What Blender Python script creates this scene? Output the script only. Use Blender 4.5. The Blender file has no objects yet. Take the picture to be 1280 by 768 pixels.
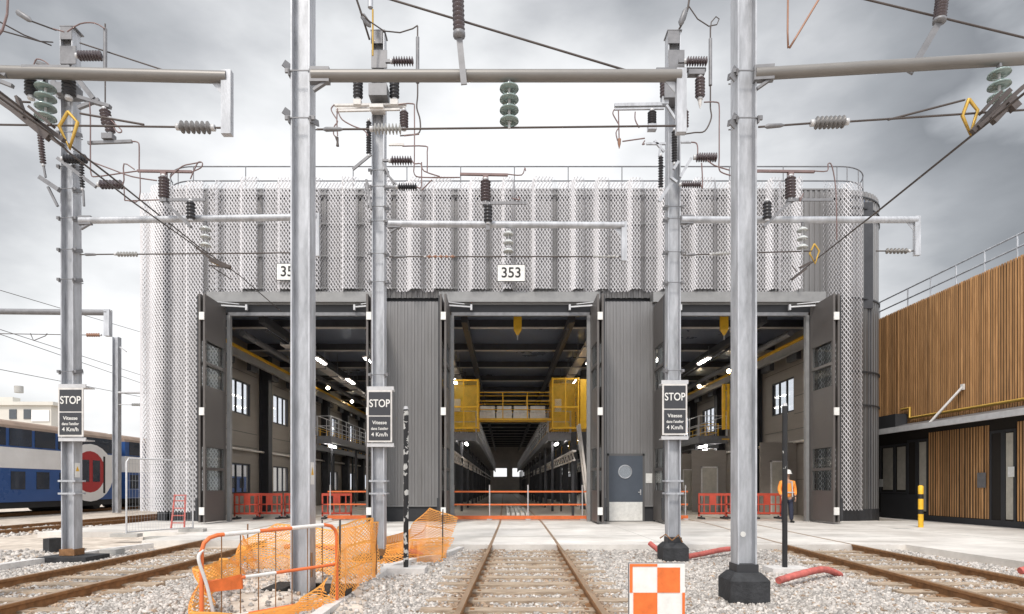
import bpy, math, random
import numpy as np
from mathutils import Vector, Matrix
random.seed(7); rng = np.random.default_rng(7)
S = bpy.context.scene
COL = S.collection
R = math.radians
F, HX, HY, H = 760.0, 630.0, 608.0, 1.3      # survey constants of the photograph (lens, horizon, eye height)
def P(px, py, Y): return Vector(((px-HX)*Y/F, Y, H+(HY-py)*Y/F))
def XA(px, Y): return (px-HX)*Y/F
def ZA(py, Y): return H+(HY-py)*Y/F

# ------------------------------------------------------------------ materials
def mat(name, col, rough=.6, metal=0., var=.15, scale=4., bump=0., bscale=60., col2=None, stretch=None, island=0., spec=.4, emis=None, estr=0., alpha=1., trans=0.):
    m = bpy.data.materials.new(name); m.use_nodes = True
    nt = m.node_tree; N = nt.nodes; L = nt.links; b = N['Principled BSDF']
    c = (*col, 1)
    b.inputs['Roughness'].default_value = rough; b.inputs['Metallic'].default_value = metal
    b.inputs['Specular IOR Level'].default_value = spec
    b.inputs['Transmission Weight'].default_value = trans; b.inputs['Alpha'].default_value = alpha
    tc = N.new('ShaderNodeTexCoord'); mp = N.new('ShaderNodeMapping'); L.new(tc.outputs['Object'], mp.inputs[0])
    if stretch: mp.inputs['Scale'].default_value = stretch
    n = N.new('ShaderNodeTexNoise'); n.inputs['Scale'].default_value = scale; n.inputs['Detail'].default_value = 6; n.inputs['Roughness'].default_value = .65
    L.new(mp.outputs[0], n.inputs['Vector'])
    rp = N.new('ShaderNodeValToRGB'); rp.color_ramp.elements[0].position = .3; rp.color_ramp.elements[1].position = .7
    lo = tuple(max(0, x*(1-var)) for x in col); hi = tuple(min(1, x*(1+var)) for x in (col2 or col))
    rp.color_ramp.elements[0].color = (*lo, 1); rp.color_ramp.elements[1].color = (*hi, 1)
    L.new(n.outputs[0], rp.inputs[0]); out = rp.outputs[0]
    if island:
        g = N.new('ShaderNodeNewGeometry'); mr = N.new('ShaderNodeMapRange')
        mr.inputs[3].default_value = 1-island; mr.inputs[4].default_value = 1+island
        L.new(g.outputs['Random Per Island'], mr.inputs[0])
        mx = N.new('ShaderNodeVectorMath'); mx.operation = 'SCALE'; L.new(out, mx.inputs[0]); L.new(mr.outputs[0], mx.inputs['Scale']); out = mx.outputs[0]
    L.new(out, b.inputs['Base Color'])
    mr2 = N.new('ShaderNodeMapRange'); mr2.inputs[3].default_value = max(0.02, rough-.12); mr2.inputs[4].default_value = min(1, rough+.12)
    L.new(n.outputs[0], mr2.inputs[0]); L.new(mr2.outputs[0], b.inputs['Roughness'])
    if bump:
        n2 = N.new('ShaderNodeTexNoise'); n2.inputs['Scale'].default_value = bscale; n2.inputs['Detail'].default_value = 5; L.new(mp.outputs[0], n2.inputs['Vector'])
        bp = N.new('ShaderNodeBump'); bp.inputs['Strength'].default_value = bump; bp.inputs['Distance'].default_value = .02
        L.new(n2.outputs[0], bp.inputs['Height']); L.new(bp.outputs[0], b.inputs['Normal'])
    if emis:
        b.inputs['Emission Color'].default_value = (*emis, 1); b.inputs['Emission Strength'].default_value = estr
    return m
M = dict(
 galv=mat('galvanised steel', (.45,.465,.495), .5, .3, .3, 7, stretch=(1,1,.25), bump=.1),
 galvd=mat('weathered galvanised steel', (.21,.21,.22), .5, .4, .2, 5),
 galvw=mat('light galvanised steel', (.55,.55,.56), .45, .3, .12, 5),
 bronze=mat('weathered grey aluminium tube', (.21,.20,.19), .45, .4, .15, 3, stretch=(.3,1,1)),
 brown=mat('dark brown porcelain', (.075,.055,.06), .22, 0, .2, 8, spec=.6),
 black=mat('black silicone', (.03,.03,.035), .35, 0, .2, 8),
 pale=mat('pale silicone', (.36,.36,.35), .4, 0, .1, 8),
 glass_ins=mat('green toughened glass', (.46,.60,.58), .12, 0, .1, 8, spec=.8, trans=.5),
 greyins=mat('grey silicone', (.17,.165,.165), .4, 0, .1, 8),
 paleglass=mat('clear toughened glass', (.78,.82,.82), .12, 0, .06, 8, spec=.8, trans=.3),
 wire=mat('dull copper cable', (.10,.085,.08), .55, .5, .2, 5),
 copper=mat('oxidised copper', (.30,.17,.12), .5, .4, .2, 5),
 pinkwire=mat('reddish copper conductor', (.20,.14,.135), .5, .3, .2, 5),
 brass=mat('yellow brass rod', (.52,.33,.07), .45, .4, .15, 6),
 concrete=mat('pale concrete', (.60,.565,.525), .85, 0, .2, .7, bump=.25, bscale=30, col2=(.66,.635,.60)),
 concd=mat('old concrete', (.42,.41,.39), .9, 0, .2, 3, bump=.4, bscale=40),
 bitumen=mat('bitumen coated concrete', (.032,.033,.036), .75, 0, .5, 5, bump=.5, bscale=25),
 sand=mat('sandy ground', (.52,.44,.36), .95, 0, .25, 2.5, bump=.7, bscale=45, col2=(.60,.53,.46)),
 rust=mat('rusty rail flank', (.26,.135,.06), .75, .1, .35, 8, bump=.3, bscale=60),
 railtop=mat('dull rail head', (.40,.28,.19), .45, .4, .25, 6, stretch=(1,.2,1)),
 sleeper=mat('weathered oak sleeper', (.33,.24,.17), .9, 0, .35, 4, stretch=(1,8,8), bump=.6, bscale=25, col2=(.46,.37,.28)),
 clad=mat('grey steel cladding', (.235,.23,.23), .42, .3, .08, 1.2, stretch=(1,1,.3)),
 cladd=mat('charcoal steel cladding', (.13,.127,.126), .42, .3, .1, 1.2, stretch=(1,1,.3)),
 plinth=mat('charcoal plinth', (.035,.036,.04), .55, 0, .15, 2),
 screen=mat('white lacquered expanded metal', (.70,.69,.71), .45, 0, .12, .6),
 frame=mat('grey door frame steel', (.27,.27,.27), .5, .2, .12, 3),
 leaf=mat('grey brown door leaf', (.12,.11,.105), .45, .2, .08, 2),
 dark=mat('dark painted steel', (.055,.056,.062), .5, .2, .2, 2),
 doorblue=mat('slate blue door paint', (.075,.09,.115), .45, 0, .08, 3),
 white=mat('white paint', (.74,.735,.71), .5, 0, .12, 9),
 offwhite=mat('worn white paint', (.66,.64,.62), .6, 0, .15, 8),
 yellow=mat('safety yellow', (.80,.46,.03), .45, 0, .15, 4),
 yellowp=mat('yellow tinted cage sheet', (.80,.52,.06), .3, 0, .25, 3),
 orange=mat('orange plastic', (.72,.16,.035), .5, 0, .2, 9),
 orangef=mat('orange barrier paint', (.72,.17,.05), .5, 0, .12, 5),
 netting=mat('orange plastic netting', (1.0,.46,.11), .5, 0, .1, 5),
 red=mat('red plastic', (.48,.07,.04), .45, 0, .15, 4),
 redpipe=mat('faded red conduit', (.48,.12,.10), .65, 0, .35, 9),
 ceil=mat('dark steel deck', (.22,.26,.35), .3, .4, .08, .3),
 beam=mat('grey roof beam', (.36,.35,.34), .45, .2, .12, 2),
 beige=mat('beige wall panel', (.27,.24,.21), .6, 0, .1, 1.0, stretch=(1,.3,3)),
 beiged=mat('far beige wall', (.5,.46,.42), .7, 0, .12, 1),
 floor=mat('hall floor', (.55,.50,.44), .35, 0, .18, .5),
 tube=mat('tube lamp', (.9,.9,.9), .3, emis=(1,.96,.9), estr=26),
 warm=mat('warm flood lamp', (.9,.8,.6), .3, emis=(1,.80,.5), estr=45),
 lampoff=mat('lamp reflector', (.62,.58,.54), .4, 0, .08),
 slat=mat('larch slat', (.42,.215,.085), .7, 0, .25, 2.5, stretch=(3,3,.3), island=.26, col2=(.47,.26,.115), bump=.2, bscale=20),
 slatback=mat('dark backing behind slats', (.02,.016,.013), .9, 0, .2),
 winglass=mat('dark window glass', (.05,.06,.07), .06, 0, .2, 1, spec=.9),
 curtain=mat('pale blind', (.45,.42,.36), .8, 0, .15, 4),
 signgrey=mat('charcoal sign face', (.045,.047,.055), .5, 0, .1),
 ink=mat('black lettering', (.02,.02,.02), .6, 0, .05),
 stone=mat('limestone ballast', (.46,.435,.41), .85, 0, .2, 9, island=.42, col2=(.49,.45,.415), bump=.3, bscale=90),
 stoner=mat('rust stained ballast', (.34,.25,.18), .9, 0, .25, 9, island=.4, bump=.3, bscale=90),
 tblue=mat('train blue paint', (.035,.095,.28), .3, 0, .08, 1),
 twhite=mat('train white paint', (.82,.82,.82), .35, 0, .06, 1),
 troof=mat('dusty train roof', (.30,.22,.17), .7, 0, .2, 1.5),
 tred=mat('train red paint', (.42,.035,.04), .35, 0, .08, 1),
 tdark=mat('train underframe', (.02,.02,.022), .7, 0, .3, 3),
 tglass=mat('train window glass', (.02,.03,.05), .08, 0, .2, 1, spec=.9),
 cream=mat('cream render', (.62,.60,.55), .8, 0, .08, .4),
 hivis=mat('orange high visibility cloth', (.95,.33,.06), .7, 0, .08, 20),
 navy=mat('navy work trousers', (.03,.035,.06), .8, 0, .2, 20),
 skin=mat('skin', (.50,.30,.21), .6, 0, .05, 20),
 peel=None)
# peeling black and white paint on the marker posts
def peel(name, thr):
    m = mat(name, (.02,.02,.022), .55, 0, .2, 8); nt = m.node_tree; N = nt.nodes; L = nt.links; b = N['Principled BSDF']
    src = b.inputs['Base Color'].links[0].from_socket
    tc = N.new('ShaderNodeTexCoord'); n = N.new('ShaderNodeTexNoise'); n.inputs['Scale'].default_value = 9; n.inputs['Detail'].default_value = 4
    L.new(tc.outputs['Object'], n.inputs['Vector']); mt = N.new('ShaderNodeMath'); mt.operation = 'GREATER_THAN'; mt.inputs[1].default_value = thr; L.new(n.outputs[0], mt.inputs[0])
    mx = N.new('ShaderNodeMix'); mx.data_type = 'RGBA'; L.new(mt.outputs[0], mx.inputs[0]); L.new(src, mx.inputs[6]); mx.inputs[7].default_value = (.55,.55,.53,1); L.new(mx.outputs[2], b.inputs['Base Color'])
    return m
def grime(m, scale, stretch, lo, hi, dark):
    nt = m.node_tree; N = nt.nodes; L = nt.links; b = N['Principled BSDF']; src = b.inputs['Base Color'].links[0].from_socket
    tc = N.new('ShaderNodeTexCoord'); mp = N.new('ShaderNodeMapping'); mp.inputs['Scale'].default_value = stretch; L.new(tc.outputs['Object'],mp.inputs[0])
    n = N.new('ShaderNodeTexNoise'); n.inputs['Scale'].default_value = scale; n.inputs['Detail'].default_value = 9; n.inputs['Roughness'].default_value = .7; L.new(mp.outputs[0],n.inputs['Vector'])
    mr = N.new('ShaderNodeMapRange'); mr.inputs[1].default_value = lo; mr.inputs[2].default_value = hi; mr.inputs[4].default_value = .6; L.new(n.outputs[0],mr.inputs[0])
    mx = N.new('ShaderNodeMix'); mx.data_type = 'RGBA'; L.new(mr.outputs[0],mx.inputs[0]); L.new(src,mx.inputs[6]); mx.inputs[7].default_value = (*dark,1); L.new(mx.outputs[2],b.inputs['Base Color'])
grime(M['concrete'], 1.1, (.22,1.3,1), .55, .72, (.33,.29,.25)); grime(M['galv'], 4, (1.5,1.5,.12), .60, .8, (.28,.27,.26)); grime(M['white'], 14, (1,1,1), .62, .75, (.45,.42,.38)); grime(M['clad'], 1.2, (2.2,2.2,.1), .55, .8, (.14,.13,.12)); grime(M['screen'], .8, (1.4,1.4,.15), .52, .8, (.46,.44,.44))
grime(M['slat'], 3, (1,2.5,.12), .56, .75, (.22,.15,.10))
M['peel'] = peel('peeling black paint', .55); M['peel2'] = peel('scratched black paint', .68)
# clear pane: transparent mixed with gloss
def pane_mat(name, tint=(.93,.95,.95), fac=.16):
    m = bpy.data.materials.new(name); m.use_nodes = True; nt = m.node_tree; N = nt.nodes; L = nt.links; N.remove(N['Principled BSDF'])
    t = N.new('ShaderNodeBsdfTransparent'); t.inputs[0].default_value = (*tint,1); g = N.new('ShaderNodeBsdfGlossy'); g.inputs['Roughness'].default_value = .05
    mx = N.new('ShaderNodeMixShader'); mx.inputs[0].default_value = fac; L.new(t.outputs[0], mx.inputs[1]); L.new(g.outputs[0], mx.inputs[2]); L.new(mx.outputs[0], N['Material Output'].inputs[0])
    return m
M['pane'] = pane_mat('clear door pane'); M['clear'] = pane_mat('clear window glass', (.95,.97,1), .1)

# ------------------------------------------------------------------ mesh helpers
ORG = {}
class MB:
    def __init__(s): s.v = []; s.f = []; s.sm = []
    def add(s, vs, fs, smooth=False):
        o = len(s.v); s.v.extend([tuple(v) for v in vs]); s.f.extend([tuple(i+o for i in f) for f in fs]); s.sm.extend([smooth]*len(fs)); return s
    def box(s, a, b):
        x0,y0,z0 = [min(a[i],b[i]) for i in range(3)]; x1,y1,z1 = [max(a[i],b[i]) for i in range(3)]
        return s.add([(x0,y0,z0),(x1,y0,z0),(x1,y1,z0),(x0,y1,z0),(x0,y0,z1),(x1,y0,z1),(x1,y1,z1),(x0,y1,z1)],
              [(0,3,2,1),(4,5,6,7),(0,1,5,4),(1,2,6,5),(2,3,7,6),(3,0,4,7)])
    def cbox(s, c, d): return s.box([c[i]-d[i]/2 for i in range(3)], [c[i]+d[i]/2 for i in range(3)])
    def bar(s, p, q, w, h, up=(0,0,1)):
        p = Vector(p); q = Vector(q); d = (q-p).normalized(); u = Vector(up)
        if abs(d.dot(u)) > .97: u = Vector((0,1,0))
        a = d.cross(u).normalized(); b = a.cross(d).normalized(); a *= w/2; b *= h/2
        return s.add([p-a-b,p+a-b,p+a+b,p-a+b,q-a-b,q+a-b,q+a+b,q-a+b],[(0,1,2,3),(7,6,5,4),(0,4,5,1),(1,5,6,2),(2,6,7,3),(3,7,4,0)])
    def path(s, pts, r, n=6):
        pts = [Vector(p) for p in pts]; rings = []
        prev = None
        for i, p in enumerate(pts):
            d = (pts[min(i+1,len(pts)-1)]-pts[max(i-1,0)])
            d = d.normalized() if d.length > 1e-9 else Vector((0,0,1))
            if prev is None:
                a = d.cross(Vector((0,0,1)));
                if a.length < .05: a = d.cross(Vector((0,1,0)))
            else: a = prev - d*prev.dot(d)
            a.normalize(); prev = a; b = d.cross(a)
            rr = r[i] if isinstance(r, (list,tuple)) else r
            rings.append([p+(a*math.cos(t)+b*math.sin(t))*rr for t in [2*math.pi*k/n for k in range(n)]])
        vs = [v for g in rings for v in g]; fs = []
        for i in range(len(pts)-1):
            for k in range(n): fs.append((i*n+k, i*n+(k+1)%n, (i+1)*n+(k+1)%n, (i+1)*n+k))
        s.add(vs, fs, True); s.add(rings[0], [tuple(range(n))[::-1]]); s.add(rings[-1], [tuple(range(n))]); return s
    def tube(s, p, q, r, n=8): return s.path([p,q], r, n)
    def insul(s, p, q, R0, n, core=.45, seg=12, cone=.25):
        p = Vector(p); q = Vector(q); pts = [p]; rr = [R0*core]
        for i in range(n):
            a = (i+.15)/n; b = (i+.5)/n; c = (i+.85)/n
            pts += [p.lerp(q,a), p.lerp(q,b), p.lerp(q,b+cone/n*.5), p.lerp(q,c)]; rr += [R0*core, R0, R0*.97, R0*core]
        pts.append(q); rr.append(R0*core); return s.path(pts, rr, seg)
    def prism(s, poly, z0, z1):
        n = len(poly); vs = [(x,y,z0) for x,y in poly]+[(x,y,z1) for x,y in poly]
        return s.add(vs, [tuple(range(n))[::-1], tuple(range(n,2*n))]+[(i,(i+1)%n,n+(i+1)%n,n+i) for i in range(n)])
    def disc(s, c, r, y2, n=24):   # cylinder along Y
        c = Vector(c); return s.path([c, Vector((c.x,y2,c.z))], r, n)
    def build(s, name, m, parent=None, org=None):
        me = bpy.data.meshes.new(name)
        if parent is not None: o0 = ORG[parent.name]
        else:
            a = np.array(s.v); o0 = Vector(((a[:,0].min()+a[:,0].max())/2,(a[:,1].min()+a[:,1].max())/2,a[:,2].min())) if org is None else Vector(org)
        me.from_pydata([(v[0]-o0[0],v[1]-o0[1],v[2]-o0[2]) for v in s.v], [], s.f)
        me.polygons.foreach_set('use_smooth', s.sm); me.materials.append(m if not isinstance(m,str) else M[m]); me.update()
        o = bpy.data.objects.new(name, me); COL.objects.link(o)
        if parent is not None: o.parent = parent; ORG[o.name] = o0
        else: o.location = o0; ORG[o.name] = o0
        return o
def tag(o, label, cat, group=None):
    o['label'] = label; o['category'] = cat
    if group: o['group'] = group
    return o
def kind(o, k): o['kind'] = k; return o
def thing(name, label, cat, loc, group=None):
    o = bpy.data.objects.new(name, None); COL.objects.link(o); o.location = loc; o.empty_display_size = .2; ORG[o.name] = Vector(loc); return tag(o, label, cat, group)
def text(body, size, loc, m, parent, name='lettering', ax='CENTER', ext=.002, rotz=0, sx=1.):
    c = bpy.data.curves.new(name, 'FONT'); c.body = body; c.size = size; c.align_x = ax; c.align_y = 'CENTER'; c.extrude = ext; c.offset = size*.012; c.space_line=.95
    c.materials.append(M[m]); o = bpy.data.objects.new(name, c); COL.objects.link(o); bpy.context.view_layer.update(); me = bpy.data.meshes.new_from_object(o.evaluated_get(bpy.context.evaluated_depsgraph_get()))
    bpy.data.objects.remove(o); me.transform(Matrix.Diagonal((sx,1,1,1))); me.transform(Matrix.Rotation(R(90),4,'X')); o = bpy.data.objects.new(name, me); COL.objects.link(o)
    o.parent = parent; o.location = Vector(loc)-ORG[parent.name]; return o
def strands(mb, Pf, nu, nv, w, depth, up=Vector((0,0,1))):
    # diamond lattice of flat strands over the surface Pf(i/nu, j/nv); each strand a front face and a thickness face
    for i in range(nu):
        for j in range(nv):
            a, b = ((i,j),(i+1,j+1)) if (i+j)%2 == 0 else ((i,j+1),(i+1,j))
            p = Pf(a[0]/nu, a[1]/nv); q = Pf(b[0]/nu, b[1]/nv)
            d = q-p; n = d.cross(up); n = n.normalized()*depth if n.length > 1e-6 else Vector((0,depth,0))
            u = up*w
            mb.add([p-u,q-u,q+u,p+u,p-u+n,q-u+n],[(0,1,2,3),(0,4,5,1)])

# ------------------------------------------------------------------ ground
def curve(pts):
    ys = [p[1] for p in pts]; xs = [p[0] for p in pts]
    return lambda y: float(np.interp(y, ys, xs))
def smooth(fn, w=1.6): return lambda y: sum(fn(y+d*w) for d in (-1,-.5,0,.5,1))/5
CL = smooth(curve([(-6.25,0),(-6.22,11),(-6.5,14.5),(-7.15,22),(-7.2,100)]))
CC = smooth(curve([(.17,0),(.27,6.2),(.46,13.6),(.62,22),(.62,100)]))
CR = smooth(curve([(5.7,0),(6.4,6.6),(7.13,14.7),(7.95,22),(8.1,100)]))
PIT = (-2.33, 7.7)
def hgt(x, y):
    d = math.hypot((x+2.95)/1.1, (y-7.15)/.75); h = -.15+.20*math.exp(-d*d*1.1)
    d3 = math.hypot((x-PIT[0])/.9, (y-8.3)/.7); h += .20*math.exp(-d3*d3*1.2)
    d2 = math.hypot(x-PIT[0], y-PIT[1]); h -= .30*math.exp(-(d2/.27)**4)
    h += .022*math.sin(x*1.7+y*.9)*math.sin(y*1.3-.4*x)*(1 if 3 < y < 13.4 else 0)
    return h
def on_slab(x, y):
    if y > 22: return True
    if x > 8.95: return y > 3.2
    if x > -5.0: return y > 13.55
    if x > -8.7: return y > 14.6
    if x > -13.2: return y > 17.2
    return False
gx = sorted(set([-400,-200,-100,-60,-40,-30,-24,-20,-17,-15,-13]+list(np.round(np.arange(-12,12.01,.24),3))+[13,16,20,30,60,120,250,400]))
gy = sorted(set([-60,-30,-15,-6,0]+list(np.round(np.arange(3,13.51,.21),3))+[14.2,15,16,18,20,22,25,30,40,60,100,200,400,800]))
vs = [(x,y,hgt(x,y) if -12<x<12 and 3<y<14 else -.15) for y in gy for x in gx]; nx = len(gx)
fs = [(j*nx+i,j*nx+i+1,(j+1)*nx+i+1,(j+1)*nx+i) for j in range(len(gy)-1) for i in range(nx-1)]
mb = MB(); mb.add(vs, fs, True); kind(mb.build('ground', 'sand', org=(0,0,0)), 'structure')
mb = MB(); mb.prism([(-13.2,17.2),(-8.7,17.2),(-8.7,14.6),(-5,14.6),(-5,13.55),(8.95,13.55),(8.95,-6),(16.4,-6),(16.4,30),(15.3,30),(15.3,22.9),(-13.2,22.9)], -.4, 0)
kind(mb.build('pavement', 'concrete', org=(0,18,-.4)), 'structure')
# sandy dust worn over the slab edge and joints in the slab
mb = MB()
for x in (-4.98+.0, -1.6, 3.6, 12.2): mb.box((x,13.6,.001),(x+.012,22.3,.003))
for y in (15.8,18.1,20.4): mb.box((-12.9,y,.004),(15.2,y+.012,.006))
kind(mb.build('slab_joint', 'concd', org=(0,18,0)), 'structure')
mb = MB(); mb.box((-13.2,22.9,-.4),(14.2,112,-.004)); kind(mb.build('hall_floor', 'floor', org=(0,60,-.4)), 'structure')

# ballast stones
def stones(name, n, xf, yf, szf, hz, keep):
    V = [];     base = np.array([(-1,-1,-1),(1,-1,-1),(1,1,-1),(-1,1,-1),(-1,-1,1),(1,-1,1),(1,1,1),(-1,1,1)], float)*.5
    fc = np.array([(0,3,2,1),(4,5,6,7),(0,1,5,4),(1,2,6,5),(2,3,7,6),(3,0,4,7)])
    X = xf(n); Y = yf(n, X); k = np.array([keep(x,y) for x,y in zip(X,Y)]); X = X[k]; Y = Y[k]; n = len(X)
    Z = np.array([hz(x,y) for x,y in zip(X,Y)]); sz = szf(n, Y)
    A = rng.normal(size=(n,4)); A /= np.linalg.norm(A,axis=1)[:,None]; w,x,y,z = A.T
    Rm = np.stack([1-2*(y*y+z*z),2*(x*y-z*w),2*(x*z+y*w),2*(x*y+z*w),1-2*(x*x+z*z),2*(y*z-x*w),2*(x*z-y*w),2*(y*z+x*w),1-2*(x*x+y*y)],-1).reshape(n,3,3)
    jit = base[None]*(rng.uniform(.55,1.25,(n,8,3)))*np.stack([sz,sz*rng.uniform(.6,.95,n),sz*rng.uniform(.45,.8,n)],-1)[:,None,:]
    W = np.einsum('nij,nkj->nki', Rm, jit)+np.stack([X,Y,Z+sz*rng.uniform(-.05,.3,n)],-1)[:,None,:]
    me = bpy.data.meshes.new(name); nv = n*8; nf = n*6
    me.vertices.add(nv); me.vertices.foreach_set('co', W.reshape(-1).astype(np.float32))
    idx = (fc[None]+(np.arange(n)*8)[:,None,None]).reshape(-1).astype(np.int32)
    me.loops.add(nf*4); me.loops.foreach_set('vertex_index', idx); me.polygons.add(nf); me.polygons.foreach_set('loop_start', np.arange(0,nf*4,4,dtype=np.int32))
    me.update(calc_edges=True); me.materials.append(M['stone']); me.materials.append(M['stoner'])
    cc = np.stack([np.array([c(y) for y in Y]) for c in (CL,CC,CR)]); dd = np.abs(np.abs(X[None]-cc)-.75).min(0); inn = np.abs(X[None]-cc).min(0) < 1.0
    pr_ = np.clip(1.1-dd*2.9,0,1)*.85+inn*.24+.06; mi = np.repeat((rng.random(n) < pr_).astype(np.int32),6); me.polygons.foreach_set('material_index', mi); o = bpy.data.objects.new(name, me); COL.objects.link(o); return o
def keep(x, y):
    if on_slab(x, y+.03): return False
    if x > 8.8 : return False
    if math.hypot(x-PIT[0], y-PIT[1]) < .24: return False
    if x < -8.9 and y > 11: return False
    # sparser on top of the sleepers
    for c in (CL, CC, CR):
        dx = abs(x-c(y))
        if dx < 1.3:
            ph = (y % .62)
            if ph < .25 and random.random() < min(.95, max(.12, .50+.42*math.sin(int(y/.62)*2.7+c(0)*3+x*.9)+(.1 if dx > .8 else -.04))): return False
            if abs(dx-.75) < .09: return False
    return True
def yd(n, X): return 4.2+ (rng.random(n)**1.35)*9.4
def xs(n): return rng.uniform(-12.5, 8.8, n)
def keep2(x, y):
    if 6.0 < y < 10.1 and XA(285,8) < x*8/y < XA(455,8) and random.random() < .9: return False
    return abs(x-(-.1*0)) < y*.95+.6 and keep(x,y)
o = stones('ballast', 260000, xs, yd, lambda n,Y: rng.uniform(.020,.050,n)*(1+.045*(Y-4)), hgt, keep2)
o['kind'] = 'stuff'; o['label'] = 'pale grey crushed stone ballast around the tracks'
o = stones('far_ballast', 16000, lambda n: rng.uniform(-21,-8.9,n), lambda n,X: rng.uniform(10.5,30,n), lambda n,Y: rng.uniform(.06,.12,n), lambda x,y: -.16, lambda x,y: (not on_slab(x,y)) and (abs(x+14.9+.75)<1.5 or abs(x+19.5)<1.6 or (y<13.5)))
o['kind'] = 'stuff'; o['label'] = 'pale grey crushed stone beside the far left tracks'

# ------------------------------------------------------------------ tracks
RP = [(-.07,-.15),(.07,-.15),(.07,-.138),(.012,-.122),(.010,-.045),(.036,-.034),(.036,-.004),(.030,.004),(-.030,.004),(-.036,-.004),(-.036,-.034),(-.010,-.045),(-.012,-.122),(-.07,-.138)]
def rail(root, cx, y0, y1, step):
    n = max(2, int((y1-y0)/step)+1); ys = np.linspace(y0,y1,n); mb = MB(); vs = []; k = len(RP)
    for y in ys: vs += [(cx(y)+a, y, b) for a,b in RP]
    fs = [(i*k+j, i*k+(j+1)%k, (i+1)*k+(j+1)%k, (i+1)*k+j) for i in range(n-1) for j in range(k) if j != 7]+[tuple(range(k)), tuple(range((n-1)*k,n*k))[::-1]]
    mb.add(vs, fs); r = mb.build('rail', 'rust', root)
    mb = MB(); vs = []
    for y in ys: vs += [(cx(y)-.031, y, .0045), (cx(y)+.031, y, .0045)]
    mb.add(vs, [(2*i,2*i+1,2*i+3,2*i+2) for i in range(n-1)]); mb.build('running_surface', 'railtop', r)
def track(c, y0, ys, yend, label, rs=.7):
    root = thing('railway_track', label, 'railway track', (c(y0), y0, -.15), 'tracks leading to the depot')
    for s in (-.7525, .7525): rail(root, lambda y,s=s: c(y)+s, y0, yend, rs)
    k = 0
    for y in np.arange(y0-(y0%.62)+.12, ys-.15, .62):
        j = random.uniform(-.05,.05); mb = MB(); x = c(y)
        a = random.uniform(-.012,.012)
        mb.add([(x-1.28+j,y-.12+a,-.28),(x+1.28+j,y-.12-a,-.28),(x+1.28+j,y+.12-a,-.28),(x-1.28+j,y+.12+a,-.28),(x-1.28+j,y-.12+a,-.104),(x+1.28+j,y-.12-a,-.104),(x+1.28+j,y+.12-a,-.104),(x-1.28+j,y+.12+a,-.104)],[(0,3,2,1),(4,5,6,7),(0,1,5,4),(1,2,6,5),(2,3,7,6),(3,0,4,7)])
        sl = mb.build('sleeper', 'sleeper', root)
        mb = MB()
        for s in (-.7525,.7525):
            for t in (-.1,.1): mb.cbox((x+s+t, y, -.115), (.05,.07,.035))
        mb.build('fastening', 'rust', sl)
track(CC, 4.2, 13.5, 100, 'straight rusty track on timber sleepers leading into the central open bay')
track(CL, 4.2, 14.5, 100, 'rusty track beside the orange netting running from the lower left to the left bay')
track(CR, 4.2, 13.5, 100, 'rusty track sinking into the pale slab before the right bay')
t = thing('railway_track', 'far left siding between the sand and the blue train', 'railway track', (-15.6,12,-.15), 'tracks leading to the depot')
for s in (-.7525,.7525): rail(t, lambda y,s=s: -15.6+s, 8, 60, 26)
t = thing('railway_track', 'outermost siding track carrying the double deck train', 'railway track', (-24.4,20,-.15), 'tracks leading to the depot')
for s in (-.7525,.7525): rail(t, lambda y,s=s: -24.4+s, 14, 80, 33)
# concrete edging
def edging(pts, label, w=.13):
    mb = MB()
    L_ = 0
    for (x0,y0),(x1,y1) in zip(pts, pts[1:]):
        d = math.hypot(x1-x0,y1-y0); n = max(1,int(d/1.0))
        for i in range(n):
            a = i/n; b = (i+1)/n-.008/d
            mb.bar((x0+(x1-x0)*a,y0+(y1-y0)*a,-.1),(x0+(x1-x0)*b,y0+(y1-y0)*b,-.1+random.uniform(-.004,.004)), w, .12)
    tag(mb.build('concrete_kerb', 'offwhite'), label, 'kerb', 'concrete kerbs in the ballast')
edging([(-1.98,4.2),(-1.95,10.4),(-1.7,11.3),(-1.2,12.2),(-.95,13.5)], 'thin white concrete kerb running from the lower edge past the orange netting')
edging([(-8.75,6),(-8.7,10.6),(-8.55,13.2),(-8.3,14.3)], 'thin pale kerb beside the base of the leftmost mast', .16)

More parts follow.
